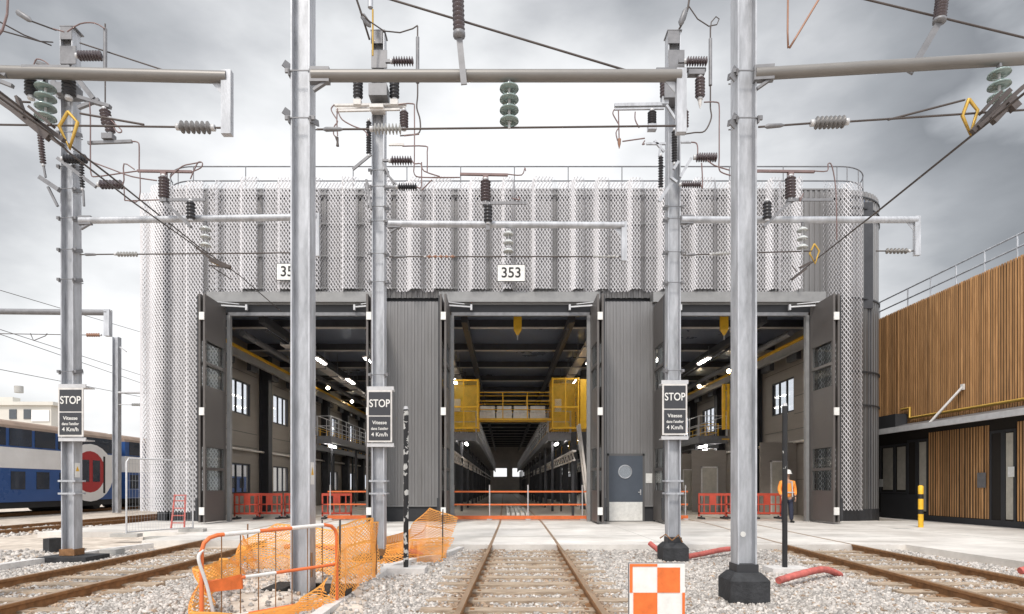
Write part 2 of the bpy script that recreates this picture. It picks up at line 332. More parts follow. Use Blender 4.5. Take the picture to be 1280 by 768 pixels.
# ------------------------------------------------------------------ masts
def hsec(mb, x, y, z0, z1, b=.24, tf=.02, tw=.012, lean=0.):
    def bx(x0,x1,y0,y1):
        vs = [(X+lean*(Z-z0),Y_,Z) for Z in (z0,z1) for X,Y_ in ((x0,y0),(x1,y0),(x1,y1),(x0,y1))]
        mb.add(vs,[(0,3,2,1),(4,5,6,7),(0,1,5,4),(1,2,6,5),(2,3,7,6),(3,0,4,7)])
    bx(x-b/2,x-b/2+tf,y-b/2,y+b/2); bx(x+b/2-tf,x+b/2,y-b/2,y+b/2); bx(x-b/2+tf,x+b/2-tf,y-tw/2,y+tw/2)
def mast(px, Y, ztop, label, b=.24, base='low', z0=-.05, lean=0.):
    x = XA(px, Y); root = thing('catenary_mast', label, 'catenary mast', (x,Y,-.15), 'grey steel catenary masts')
    mb = MB(); hsec(mb, x, Y, z0, ztop, b, lean=lean); mb.build('column', 'galv', root)
    if base == 'block':
        mb = MB(); s = .245*b/.24; r = s-.05
        def ring(s, z, ch): return [(x-s+ch,Y-s,z),(x+s-ch,Y-s,z),(x+s,Y-s+ch,z),(x+s,Y+s-ch,z),(x+s-ch,Y+s,z),(x-s+ch,Y+s,z),(x-s,Y+s-ch,z),(x-s,Y-s+ch,z)]
        vs = ring(s,-.3,.03)+ring(s,.13,.03)+ring(s-.03,.17,.03)+ring(b*.68,.225,.02)
        fs = [tuple(range(24,32))]
        for k in range(3): fs += [(k*8+i,k*8+(i+1)%8,k*8+8+(i+1)%8,k*8+8+i) for i in range(8)]
        mb.add(vs, fs); mb.build('foundation', 'bitumen', root)
        mb = MB(); mb.cbox((x,Y,.275),(b+.03,b+.03,.1)); mb.build('collar', 'plinth', root)
    elif base == 'low':
        mb = MB(); mb.box((x-.42,Y-.35,-.3),(x+.50,Y+.35,-.03)); mb.build('foundation', 'bitumen', root)
        mb = MB(); mb.cbox((x,Y,.04),(b+.05,b+.05,.12)); mb.build('collar', 'rust', root)
    return root, x
def clamp(root, x, Y, py, b=.24, m='galvd', right=True, left=True):
    z = ZA(py, Y); mb = MB(); h = b/2
    mb.cbox((x,Y-h-.008,z),(b+.05,.012,.012)); mb.cbox((x,Y+h+.008,z),(b+.05,.012,.012))
    for s in ((-1,) if left else ())+((1,) if right else ()):
        mb.bar((x+s*(h+.012),Y-h-.03,z-.03),(x+s*(h+.05),Y+h*.6,z+.045),.02,.07)
        mb.cbox((x+s*(h+.035),Y-h-.004,z),(.06,.03,.05))
    mb.build('clamp', m, root)
Y1, Y2 = 11.7, 7.7
m2, x2 = mast(379, Y2, 9.0, 'tall grey mast standing in the pit inside the orange netting', base='none', z0=-.42)
m5, x5 = mast(929.5, Y2, 9.0, 'tall grey mast on a black block in front of the right bay', base='block', z0=.2)
m1, x1 = mast(90, Y1, ZA(40,Y1), 'leftmost grey mast with tangled switchgear near the blue train', base='low', lean=-.003)
m3, x3 = mast(474, Y1, ZA(47,Y1), 'grey mast with stop sign behind the netting, left of the central bay', base='low')
m4, x4 = mast(841, Y1, ZA(45,Y1), 'grey mast with stop sign on a dark block, right of the central bay', base='block', z0=.2)
for root, x in ((m1,x1),(m3,x3),(m4,x4)):
    for z in (1.16, 1.40):
        mb = MB(); mb.cbox((x,Y1-.135,z),(.33,.03,.035)); mb.cbox((x,Y1+.135,z),(.33,.03,.035)); mb.cbox((x-.145,Y1,z),(.03,.24,.03)); mb.cbox((x+.145,Y1,z),(.03,.24,.03)); mb.build('splice_collar', 'galv', root)
    mb = MB(); zt = ZA(45 if root is not m1 else 40, Y1)
    mb.cbox((x,Y1,zt+.01),(.28,.28,.02)); mb.cbox((x-.02,Y1-.13,zt-.12),(.22,.012,.24)); mb.cbox((x+.03,Y1-.145,zt-.55),(.3,.02,.34)); mb.build('head_plate', 'galvd', root)
for py in (125,170,212,240,276,315,352,466): clamp(m1, x1+(-.003*(ZA(py,Y1))), Y1, py)
for py in (217,237,262,280,320,355,470): clamp(m3, x3, Y1, py)
for py in (262,277,318,356,465): clamp(m4, x4, Y1, py)
for py in (97,155): clamp(m2, x2, Y2, py); clamp(m5, x5, Y2, py)
for root, x, Y, pys in ((m2,x2,Y2,592),(m1,x1,Y1,588)):
    mb = MB(); z = ZA(pys,Y); mb.box((x+.122,Y-.10,z-.14),(x+.126,Y+.04,z+.14)); w = mb.build('warning_plate','white',root)
    mb = MB(); mb.add([(x+.128,Y-.08,z-.02),(x+.128,Y+.02,z-.02),(x+.128,Y-.03,z+.08)],[(0,1,2)]); mb.build('triangle','yellow',w)
mb = MB(); mb.disc((x5-.01,Y2-.012,ZA(668,Y2)),.035,Y2-.006,16); mb.build('round_tag','white',m5)
mb = MB(); mb.box((x2-.42,Y2-.3,-.14),(x2-.16,Y2+.3,.045)); mb.box((x2-.16,Y2+.2,-.14),(x2+.17,Y2+.3,.03)); mb.box((x2+.17,Y2-.3,-.14),(x2+.62,Y2+.3,.02)); mb.build('pit_shade','ink',m2)  # black boxes painting the shade of the hollow round the mast foot
mb = MB(); mb.bar((x2+.14,Y2-.1,ZA(720,Y2)),(x2+.14,Y2-.1,ZA(690,Y2)),.01,.03); mb.build('earth_strap','rust',m2)
mb = MB(); mb.path([P(825,673,Y1-.2),P(832,668,Y1-.25),P(840,676,Y1-.3),P(848,669,Y1-.22),P(853,678,Y1-.2)],.014,6); mb.build('cable_tail','rust',m4)

# arms
def tubearm(root, p, q, r, m, drop=None, dm='galvw'):
    p = Vector(p); q = Vector(q); mb = MB(); mb.tube(p, q, r, 14)
    a = mb.build('arm', m, root)
    mb = MB(); d = (q-p).normalized()
    mb.bar(p-d*.02, p+d*.22, r*1.2, r*2.6); mb.bar(p+d*.02+Vector((0,0,-r*2.6)), p+d*.2+Vector((0,0,-r*.9)), .05, .03); mb.build('bracket', 'galvd', a)
    if drop:
        mb = MB(); mb.box((q.x-r*.85,q.y-r*.6,q.z-drop),(q.x+r*.85,q.y+r*.6,q.z+r*1.05)); mb.build('drop_post', dm, a)
        mb = MB(); mb.add([(q.x-r-.12,q.y,q.z-r),(q.x-r,q.y,q.z-r),(q.x-r,q.y,q.z-r-.14),(q.x-r-.12,q.y+.01,q.z-r),(q.x-r,q.y+.01,q.z-r),(q.x-r,q.y+.01,q.z-r-.14)],[(0,1,2),(5,4,3),(0,3,4,1),(1,4,5,2),(2,5,3,0)]); mb.build('gusset', dm, a)
    return a
tubearm(m2, P(390,95,Y2-.12), P(851,95,Y2-.12), .071, 'bronze', .72, 'galv')
tubearm(m5, P(944,93,Y2-.12), P(1300,72,Y2-.5), .071, 'bronze')
tubearm(m1, P(100,276,Y1-.15), P(396,271.5,Y1-.15), .062, 'galv', .75, 'galv')
tubearm(m3, P(486,280,Y1-.15), P(780,282,Y1-.15), .062, 'galv', .68, 'galv')
tubearm(m4, P(852,275,Y1-.15), P(1146,275,Y1-.15), .062, 'galv', .68, 'galv')
mo = thing('catenary_mast', 'long grey cantilever arm entering from the left edge in front of the leftmost mast', 'catenary mast', (XA(-60,Y2-.2),Y2-.2,-.15), 'grey steel catenary masts')
mb = MB(); hsec(mb, XA(-60,Y2-.2), Y2-.2, -.2, 9); mb.build('column','galv',mo)
tubearm(mo, P(-48,89,Y2-.3), P(284,97,Y2-.12), .071, 'bronze', .72, 'galv')
mb = MB(); mb.bar(P(-20,78,Y2-.3),P(8,95,Y2-.3),.05,.04); mb.bar(P(-25,92,Y2-.35),P(16,108,Y2-.35),.05,.04); mb.bar(P(28,84,Y2-.3),P(88,84.5,Y2-.25),.05,.03); mb.build('bracket','galvd',mo)
# cantilever wall lug on m5 and m2 (plates sticking out)
for root, x, s in ((m2,x2,-1),(m5,x5,-1)):
    mb = MB()
    for py in (97,155): z = ZA(py,Y2); mb.bar((x+s*.13,Y2-.1,z+.05),(x+s*.20,Y2-.14,z-.12 if root is m5 else z+.09),.015,.09)
    mb.build('lug','galvd',root)

def ins(root, p, q, r, n, m='brown', caps=True, core=.45):
    p = Vector(p); q = Vector(q); mb = MB(); mb.insul(p, q, r, n, core); o = mb.build('insulator', m, root)
    if caps:
        d = (q-p).normalized(); mb = MB(); mb.path([p-d*.05,p-d*.045,p,p],[r*.4,r*.55,r*.55,.001],8); mb.path([q,q,q+d*.045,q+d*.05],[.001,r*.55,r*.55,r*.4],8); mb.build('end_cap','galvw',o)
    return o
def part_path(root, name, pts, r, m, n=6):
    mb = MB(); mb.path([Vector(p) for p in pts], r, n); return mb.build(name, m, root)
def bez(pts, k=8):
    # Catmull-Rom through points
    pts = [Vector(p) for p in pts]; out = []
    for i in range(len(pts)-1):
        a = pts[max(i-1,0)]; b = pts[i]; c = pts[i+1]; d = pts[min(i+2,len(pts)-1)]
        for t in [j/k for j in range(k)]:
            out.append(.5*((2*b)+(c-a)*t+(2*a-5*b+4*c-d)*t*t+(3*b-a-3*c+d)*t**3))
    return out+[pts[-1]]
Ya = Y1-.25
def Q(px, py, d=0): return P(px, py, Ya+d)
# --- switchgear on the three masts of the back row
def rodset(root, ox, top, tuberange, thin):
    mb = MB(); mb.tube(Q(ox,tuberange[0]),Q(ox,tuberange[1]),.033,10); r = mb.build('riser_tube','galvd',root)
    part_path(r,'riser_cable',bez([Q(ox,tuberange[1])]+[Q(*t) for t in thin],4),.014,'wire')
    part_path(r,'cap_rod',[Q(ox,top),Q(ox,tuberange[0])],.014,'wire')
# m3
mb = MB(); mb.bar(Q(452,93,.1),Q(512,93,.1),.07,.07); mb.bar(Q(440,100,.1),Q(503,100,.1),.05,.05); mb.cbox(Q(474,118,0),(.34,.3,.22)); mb.bar(Q(482,77),Q(491,77),.05,.06); mb.bar(Q(482,234),Q(498,234),.04,.04); mb.build('cross_bracket','galvd',m3)
rodset(m3, 522, 33, (47,104), [(522,120),(521,135),(525,150),(524,166),(510,169),(500,170)])
ins(m3, Q(491,77), Q(517,77), .085, 8); ins(m3, Q(447.5,102), Q(447.5,123), .095, 5, 'black', core=.75); ins(m3, Q(493,102), Q(493,123), .095, 5, 'black', core=.75)
ins(m3, Q(505,140), Q(505,160), .085, 6, 'brown', core=.7)
ins(m3, Q(461,152), Q(461,193), .052, 13, 'black'); ins(m3, Q(489,201), Q(515,201), .085, 8); ins(m3, Q(498,234), Q(521,234), .075, 8, 'black')
mb = MB(); mb.bar(Q(418,132),Q(508,131),.05,.035); mb.bar(Q(420,139),Q(500,137),.04,.035); mb.bar(Q(420,136,.15),Q(507,134,.15),.04,.04)
mb.cbox(Q(447,129),(.14,.1,.1)); mb.cbox(Q(493,129),(.14,.1,.1)); mb.bar(Q(486,181),Q(505,181),.04,.04); mb.cbox(Q(472,137,.05),(.26,.25,.06)); mb.build('switch_arm','offwhite',m3)
mb = MB(); mb.bar(Q(478,203),Q(492,231),.04,.03); mb.bar(Q(478,201),Q(490,201),.05,.04); mb.bar(Q(484,218),Q(498,234),.05,.03); mb.bar(Q(464,193),Q(441,212),.03,.05); mb.bar(Q(458,225),Q(464,262),.04,.06); mb.bar(Q(456,230),Q(460,258),.02,.04); mb.build('stay_bracket','galvd',m3)
for pts in ([(418,131),(414,136),(416,142),(422,152),(418,158),(417,168),(421,172)],[(422,136),(421,150),(422,170)],[(423,141),(428,150),(442,158),(455,163),(460,170)],
            [(498,131),(516,130),(518,140),(518,200),(518,218),(530,222),(575,222)],[(505,170),(524,168)],[(503,183),(532,183),(534,190),(534,215)],[(515,201),(518,205),(526,205),(530,214),(550,221)],[(521,234),(526,235),(527,224),(527,203)],[(527,238),(540,225)]):
    part_path(m3,'conductor',bez([Q(a,b,-.05) for a,b in pts],3),.012,'pinkwire')
part_path(m3,'spring',[Q(421,172,-.05),Q(422,178,-.05),Q(422,183,-.05)],[.035,.02,.03],'wire')
# m4
mb = MB(); mb.bar(Q(820,88,.1),Q(882,88,.1),.07,.06); mb.cbox(Q(870,92,0),(.3,.12,.09)); mb.cbox(Q(838,115,.05),(.3,.3,.4)); mb.bar(Q(848,77),Q(858,77),.05,.06); mb.build('cross_bracket','galvd',m4)
rodset(m4, 888, 34, (49,107), [(888,120),(888,135),(889,148),(881,164),(868,166),(855,168)])
ins(m4, Q(858,77), Q(884,77), .085, 8); ins(m4, Q(831,98), Q(831,122), .095, 6, 'brown', core=.75); ins(m4, Q(875,98), Q(875,122), .095, 6, 'brown', core=.75)
ins(m4, Q(815,140), Q(815,155), .085, 5, 'black', core=.7); ins(m4, Q(857,139), Q(857,160), .06, 6, 'brown', core=.6)
ins(m4, Q(843,164,-.02), Q(843,203,-.02), .055, 12, 'black'); ins(m4, Q(826,196), Q(826,235), .05, 12, 'black'); ins(m4, Q(870,197), Q(896,197), .085, 9); ins(m4, Q(852,231), Q(876,231), .065, 9)
mb = MB(); mb.bar(Q(768,132),Q(835,131),.06,.06); mb.bar(Q(768,137),Q(830,136),.04,.03); mb.cbox(Q(831,127),(.12,.1,.14)); mb.cbox(Q(815,160),(.16,.12,.1)); mb.bar(Q(833,132,-.05),Q(846,152,-.05),.05,.04); mb.bar(Q(808,180),Q(832,180),.04,.035); mb.bar(Q(851,178),Q(864,178),.04,.03); mb.build('switch_arm','galv',m4)
mb = MB(); mb.bar(Q(864,198),Q(850,222),.05,.05); mb.bar(Q(848,202,-.05),Q(842,212,-.05),.05,.05); mb.bar(Q(838,222,-.03),Q(846,228,-.03),.05,.04); mb.bar(Q(840,228),Q(824,252),.04,.06); mb.bar(Q(826,180),Q(824,196),.04,.03); mb.bar(Q(818,176),Q(830,190),.04,.04); mb.build('stay_bracket','galv',m4)
for pts in ([(768,137),(766,142),(770,150),(774,158),(770,166),(772,176)],[(773,138),(774,176)],[(794,140),(794,150),(799,160)],[(778,177),(806,173)],[(806,180),(803,181),(806,176)],
            [(880,128),(896,128),(899,134),(899,160),(899,195),(899,212),(905,217),(915,220)],[(864,178),(870,179),(872,184),(872,193)],[(876,231),(878,236),(878,222),(877,204)],[(884,200),(893,207),(912,213)]):
    part_path(m4,'conductor',bez([Q(a,b,-.05) for a,b in pts],3),.012,'pinkwire')
part_path(m4,'contact_tip',[Q(774,174,-.05),Q(774,180,-.05),Q(774,186,-.05)],[.035,.03,.006],'copper')
part_path(m4,'contact_tip',[Q(875,124),Q(875,130),Q(875,136)],[.04,.035,.006],'offwhite')
# m1
mb = MB(); mb.bar(Q(45,78,.1),Q(65,84,.1),.05,.05); mb.bar(Q(98,100),Q(118,125),.1,.08); mb.bar(Q(66,102),Q(76,122),.06,.1); mb.bar(Q(98,122),Q(138,134),.09,.06); mb.bar(Q(98,135),Q(124,125),.06,.06); mb.cbox(Q(86,115,.02),(.34,.28,.2)); mb.build('cross_bracket','galvd',m1)
rodset(m1, 131.5, 30, (36,86), [(131.5,105),(131.5,128)])
ins(m1, Q(98,70), Q(127,70), .09, 8); ins(m1, P(39,99,Y2-.1), P(39,120,Y2-.1), .075, 5, 'black', core=.75); ins(m1, P(86,99,Y2-.1), P(86,120,Y2-.1), .08, 5, 'black', core=.75)
ins(m1, Q(131,138), Q(134,157), .10, 5, 'brown', core=.7); ins(m1, Q(137,150), Q(138,166), .09, 4, 'brown', core=.7); ins(m1, Q(50,165), Q(54,205), .055, 12, 'brown'); ins(m1, Q(80,199), Q(108,199), .085, 8, 'black'); ins(m1, Q(125,231), Q(153,231), .085, 7); ins(m1, Q(102,204), Q(103,235), .045, 9, 'black')
mb = MB(); mb.bar(Q(110,179),Q(165,177),.05,.05); mb.cbox(Q(136,172),(.2,.14,.1)); mb.build('switch_arm','galvd',m1)
mb = MB(); mb.bar(Q(72,198),Q(120,234),.05,.06); mb.bar(Q(50,222),Q(74,238),.08,.08); mb.bar(Q(60,234),Q(72,258),.04,.04); mb.bar(Q(54,205),Q(57,222),.03,.03); mb.bar(Q(104,238),Q(105,258),.03,.03); mb.build('stay_bracket','galvd',m1)
for pts in ([(66,36),(80,40)],[(84,40),(100,30),(118,29),(131,36)],[(165,177),(172,178),(174,184),(174,212),(176,214)],[(112,128),(113,150),(113,200),(114,218),(120,221),(150,217),(172,214)],[(108,199),(116,203),(140,212),(165,221),(196,226)],[(153,231),(155,225),(155,205),(168,212)],[(155,233),(156,248),(160,251),(200,250)],[(138,150),(152,163),(148,166),(142,160)],[(42,82),(46,74),(56,77),(64,84)]):
    part_path(m1,'conductor',bez([Q(a,b,-.05) for a,b in pts],3),.012,'pinkwire')

# switches standing on the three arms: two insulators, contact bar, raking bracket
def switch(bx, by, label, dx, barw, low, mb_dir):
    Yb = Y1-.35; q = lambda a,b,d=0: P(a,b,Yb+d)
    root = thing('disconnect_switch', label, 'switch', q(bx,by+62), 'disconnect switches standing on the arms')
    ins(root, q(bx,by), q(bx,by+26), .10, 7, 'brown', core=.7); ins(root, q(low,by+31), q(low,by+52), .085, 5, 'black', core=.75)
    mb = MB(); mb.bar(q(bx-barw[0],by-8),q(bx+barw[1],by-7),.045,.04); mb.cbox(q(bx,by-4),(.1,.08,.07)); mb.build('contact_bar','pinkwire',root)
    mb = MB(); mb.bar(q(bx,by+30),q(bx+dx,by+62),.07,.05); mb.cbox(q(bx,by+29),(.12,.1,.06)); mb.bar(q(bx+4,by+28),q(bx+52,by+28),.03,.05); mb.build('bracket','galvd',root)
    return root
s1 = switch(205, 222, 'switch with two brown insulators on the arm over the far left mesh corner', 34, (33,35), 238.5, 1)
s2 = switch(607, 226, 'switch with two brown insulators on the arm above the central bay', 3, (32,28), 610, 1)
s3 = switch(988, 222, 'switch with two brown insulators on the arm above the right bay', -34, (48,30), 959, -1)
for root, ptss in ((s1,([(240,215),(251,210),(253,204),(248,203),(243,212),(238,224)],[(213,222),(216,218),(228,208),(240,205),(251,203)],[(175,215),(174,250),(160,251)])),
                   (s2,([(635,218),(652,219),(656,210),(657,214)],[(575,222),(540,222)],[(640,248),(650,250),(648,246)])),
                   (s3,([(1018,214),(1034,214),(1035,205),(1040,208),(1045,240),(1046,300)],[(1000,246),(1000,252),(1004,242)],[(940,216),(955,215)]))):
    for pts in ptss: part_path(root,'conductor',bez([P(a,b,Y1-.38) for a,b in pts],3),.011,'pinkwire')
# post insulators on the front arms
def postins(bar0, bar1, top, label):
    Yb = Y2-.22; root = thing('post_insulator', label, 'insulator', P(bar0[0],bar0[1],Yb), 'post insulators above the front arms')
    mb = MB(); mb.bar(P(*bar0,Yb),P(*bar1,Yb),.075,.02,(0,1,0)); mb.build('strap','galvd',root)
    a = P(*bar1,Yb); d = P(*top,Yb)-a; ins(root, a+d*.1, a+d, .075, 10, 'brown', core=.6)
    part_path(root,'knuckle',[a-d*.04,a,a+d*.08,a+d*.1],[.03,.075,.075,.03],'galvd',10)
postins((580,106),(574,46),(572,-18), 'brown ribbed insulator on a flat strap above the arm, left of the green glass string')
postins((1137,92),(1174,28),(1179,-14), 'brown ribbed insulator on a raking strap above the arm at upper right')
# ------------------------------------------------------------------ glass strings
def string(px, py0, py1, Y, n, r, label, m='glass_ins'):
    root = thing('insulator_string', label, 'insulator', P(px,py1,Y), 'glass insulator strings hanging from arms')
    p = P(px,py0,Y); q = P(px,py1,Y); mb = MB()
    for i in range(n):
        c = p.lerp(q,(i+.5)/n); h = (p.z-q.z)/n
        mb.path([c+Vector((0,0,h*.30)),c+Vector((0,0,h*.2)),c+Vector((0,0,-h*.02)),c+Vector((0,0,-h*.16)),c+Vector((0,0,-h*.05)),c+Vector((0,0,-h*.1))],[r*.25,r*.6,r*.97,r,r*.75,r*.2],18)
    mb.build('glass_disc', m, root)
    part_path(root,'pin',[p+Vector((0,0,.05)),q-Vector((0,0,.04))],.016,'galvw')
    mb = MB(); mb.cbox(p+Vector((0,0,.03)),(.03,.05,.08)); mb.build('clevis','galvd',root)
string(636.5,103,157,Y2-.12,4,.12,'green glass insulator string hanging from the arm over the central track')
string(1249,84,128,Y2-.46,3,.12,'green glass insulator string at upper right beside the brass loop')
string(57,103,152,Y2-.15,4,.12,'pale green glass insulator string in front of the leftmost mast')
string(257,281,311,Y1-.15,3,.10,'small pale glass string over the left bay mesh','paleglass')
string(635.5,287,319,Y1-.15,3,.10,'small pale glass string just above the 353 number plate','paleglass')
string(1003,282,314,Y1-.15,3,.10,'small pale glass string over the bare cladding near the right corner','paleglass')

# ------------------------------------------------------------------ wires
def wire(pts, label, r=.011, m='wire', name='cable', sag=0., group='overhead cables'):
    mb = MB(); vp = [P(*p) for p in pts]
    if len(vp) == 2:
        a, b = vp; vp = [a.lerp(b,i/12)-Vector((0,0,sag*4*(i/12)*(1-i/12))) for i in range(13)]
    mb.path(vp, r, 6); o = mb.build(name, m, None); tag(o, label, 'cable', group); return o
def spanwire(a, b, i0, i1, label, Y, m='pale', r=.055, n=6, turn=True):
    root = thing('span_wire', label, 'span wire', P(*b,Y), 'horizontal span wires with insulators')
    part_path(root,'wire_strand',[P(*a,Y),P(*i0,Y)],.012,'wire'); part_path(root,'wire_strand',[P(*i1,Y),P(*b,Y)],.012,'wire')
    ins(root, P(*i0,Y), P(*i1,Y), r, n, m, core=.3)
    if turn:
        aa = Vector(P(*a,Y)); d = (P(*i0,Y)-aa); part_path(root,'turnbuckle',[aa+d*.1,aa+d*.16,aa+d*.4,aa+d*.48],[.008,.028,.024,.008],'galvd')
    return root
spanwire((396,162),(845,157.5),(467,161.5),(502,161.5),'long span wire with white ribbed insulator crossing in front of the central masts',Y2-.1,'pale',.065,8)
spanwire((948,159),(1110,149),(1018,154),(1056,152.5),'span wire with grey ribbed insulator right of the front right mast',Y2-.2,'greyins',.075,7)
spanwire((278,160),(-10,156),(264,160),(225,159),'span wire with grey ribbed insulator ending at the upper left arm drop post',Y2-.12,'greyins',.075,6,False)
spanwire((100,318.5),(396,316),(146,318),(172,318),'span wire with small pale insulator right of the leftmost mast',Y1-.12,'pale',.05,7)
spanwire((487,321),(776,321),(533,321),(569,321),'span wire with reddish insulator crossing above the central bay',Y1-.12,'copper',.03,5)
spanwire((776,321),(700,321),(770,321),(741,321),'short span wire with pale rod insulator left of the central arm drop post',Y1-.14,'pale',.03,5,False)
spanwire((853,319),(1015,314),(890,318),(912,317),'span wire with pale insulator between the two right masts',Y1-.12,'pale',.04,6)
spanwire((1142,314),(1095,314),(1135,314),(1107,314),'short span wire with brownish insulator at the right corner of the depot',Y1-.15,'bronze',.055,6,False)
wire([(480,-3,Y2),(782,88,Y2-.1)],'slanting cable from the top edge down onto the front arm over the central track',.013)
wire([(1060,-6,Y2),(1300,52,Y2-.2)],'slanting cable in the upper right corner crossing the ribbed insulator',.013)
wire([(985,-5,6.5),(984.5,40,6.5),(985.2,60,6.5),(987,60,6.5),(995,47,6.5),(1028,-8,6.5)],'hanging V shaped dropper at the top edge right of the front right mast',.011,'copper')
wire([(100,54,Y1-.1),(205,88,Y1-.3)],'slanting tie cable from the leftmost mast head to the upper left arm',.013)
wire([(1300,101,6.2),(1100,262,9.2),(985,352,22.2)],'contact wire descending from the right edge to the lintel of the right bay',.014)
wire([(-15,104,6.0),(135,218,9.2),(245,306,15),(300,345,18.5),(352,390,22.3)],'contact wire descending from the left edge to the lintel of the left bay',.014)
wire([(-15,112,5.5),(60,165,6.5),(85,190,7.2),(165,252,9.5),(250,312,14)],'lower twin of the left contact wire running beside the leftmost mast',.012)
wire([(0,38,Y1-.8),(50,52,Y1-.5),(66,53,Y1)],'upper feeder cable reaching the head of the leftmost mast from the left edge',.012)
wire([(-5,25,Y1-.8),(30,44,Y1-.5),(64,57,Y1)],'lower feeder cable reaching the head of the leftmost mast from the left edge',.012)
wire([(10,-4,6.5),(9,18,6.5),(3,38,6.5),(-5,48,6.5)],'reddish cable loop at the extreme upper left corner',.012,'pinkwire')
wire([(445,-3,Y1-.5),(452,18,Y1-.4),(462,50,Y1-.1)],'thick dead end cable dropping to the head of the mast left of the central bay',.02)
wire([(466,12,Y1-.4),(466,70,Y1-.3)],'orange rod hanging in front of the mast head left of the central bay',.016,'brass')
wire([(463,-4,Y1-.4),(463,10,Y1-.4)],'grey clamp rod at the top edge above the mast left of the central bay',.05,'galv')
wire([(450,15,Y1-.45),(462,27,Y1-.4),(480,39,Y1-.3),(500,41,Y1-.25),(516,36,Y1-.25),(522,32,Y1-.25)],'slack jumper loop left of the central arm joining the riser tube',.012)
wire([(862,-4,Y1-.2),(860,10,Y1-.2),(856,24,Y1-.15),(846,42,Y1)],'thick dead end cable dropping to the head of the mast right of the central bay',.02)
wire([(861,8,Y1-.2),(872,24,Y1-.2),(886,33,Y1-.2),(896,31,Y1-.2),(899,24,Y1-.2),(895,21,Y1-.2),(889,28,Y1-.2),(888,40,Y1-.25)],'curled jumper loop above the riser tube of the mast right of the central bay',.011)
for (a,b,c,lab) in (((850,32),(858,10),Y1-.2,'grey tension clamp above the mast right of the central bay'),((452,18),(463,34),Y1-.35,'grey tension clamp above the mast left of the central bay'),((20,14),(40,27),Y1-.6,'grey tension clamp beside the head of the leftmost mast')):
    mb = MB(); mb.path([P(*a,c),P(a[0]*.85+b[0]*.15,a[1]*.85+b[1]*.15,c),P(a[0]*.2+b[0]*.8,a[1]*.2+b[1]*.8,c),P(*b,c)],[.015,.055,.05,.015],8); tag(mb.build('tension_clamp','galvd'),lab,'clamp','tension clamps')
wire([(40,27,Y1-.6),(70,38,Y1-.1)],'short link from the grey tension clamp to the leftmost mast head',.014)
# background wires at left
for i,(a,b) in enumerate((((0,363),(185,418)),((0,412),(185,472)),((0,418),(185,482)),((0,462),(180,497)))):
    wire([(*a,26),(*b,40)],['thin distant cable highest above the train','thin distant cable second above the train','thin distant cable third above the train','thin distant cable lowest above the train'][i],.014,group='distant cables')
# tensioning gear with brass loops
def loopgear(pts_loop, body, wires, label, Y, n=3):
    root = thing('section_insulator', label, 'section insulator', P(*pts_loop[0],Y), 'section insulators with brass loops')
    part_path(root,'brass_loop',[P(a,b,Y) for a,b in pts_loop+[pts_loop[0]]],.02,'brass')
    mb = MB()
    for k,(a,b,w) in enumerate(body): mb.bar(P(*a,Y-.1-.017*k),P(*b,Y-.1-.017*k),.05+.007*k,w)
    mb.build('runner','wire',root)
    for w in wires: part_path(root,'tie',[P(a,b,Y) for a,b in w],.012,'wire')
loopgear([(1211,124),(1222,138),(1213,168),(1203,145)],[((1215,165),(1262,113),.05),((1222,160),(1280,108),.045),((1240,152),(1268,122),.09),((1226,142),(1250,116),.03),((1262,135),(1270,128),.12)],[[(1110,150),(1206,125)],[(1110,149),(1290,137)]],'dark slanting runners with a brass loop at the right edge',Y2-.6)
loopgear([(85,140),(97,153),(87,186),(74,158)],[((-8,112),(80,176),.05),((-8,122),(78,182),.04),((20,138),(62,172),.1),((22,122),(32,148),.03),((38,135),(66,158),.03)],[[(100,142),(180,156)],[(20,127),(38,128)]],'dark slanting runners with a brass loop in front of the leftmost mast',Y2-.6)
loopgear([(1018,305),(1024,314),(1019,330),(1012,317)],[((1000,335),(1014,328),.05),((990,350),(1008,336),.04)],[[(996,340),(990,332)]],'small brass loop on the wire over the bare cladding by the right corner',Y1+2)
loopgear([(262,326),(276,333),(288,336),(272,330)],[((246,310),(262,322),.05),((262,324),(288,335),.09),((262,332),(288,335),.02)],[[(265,334),(290,350)]],'small rusty wire clamp over the mesh above the left bay',Y1+2)

# ------------------------------------------------------------------ signs on masts
def stopsign(px0, px1, py0, py1, label):
    Y = Y1-.19; a = P(px0,py1,Y); b = P(px1,py0,Y); root = thing('stop_sign', label, 'sign', ((a.x+b.x)/2,Y,a.z), 'stop signs clamped to the masts')
    mb = MB(); mb.box((a.x,Y,a.z),(b.x,Y+.02,b.z)); mb.build('backing_plate','offwhite',root)
    w = b.x-a.x; h = b.z-a.z; mid = a.z+h*.505; cx = (a.x+b.x)/2
    for z0,z1 in ((mid+.012,b.z-.035),(a.z+.035,mid-.012)):
        mb = MB(); mb.box((a.x+.03,Y-.006,z0),(b.x-.03,Y-.001,z1)); mb.build('face_panel','signgrey',root)
    text('STOP', .205, (cx,Y-.008,mid+h*.235), 'white', root, sx=.80)
    text('Vitesse', .095, (cx,Y-.008,mid-h*.13), 'white', root); text("dans l'atelier", .075, (cx,Y-.008,mid-h*.245), 'white', root, sx=.86); text('4 Km/h', .105, (cx,Y-.008,mid-h*.36), 'white', root)
    mb = MB()
    for z in (b.z+.04, a.z-.05): mb.box((a.x-.01,Y+.022,z-.035),(b.x+.03,Y+.045,z+.035)); mb.box((a.x+.02,Y+.045,z-.02),(b.x-.0,Y1+.14,z+.0))
    mb.build('clamp','galvw',root)
stopsign(72.5,104,485,546,'dark stop speed sign on the leftmost mast beside the train')
stopsign(459,490,488,553,'dark stop speed sign on the mast between the left and central bays')
stopsign(828,859,480,544,'dark stop speed sign on the mast between the central and right bays')

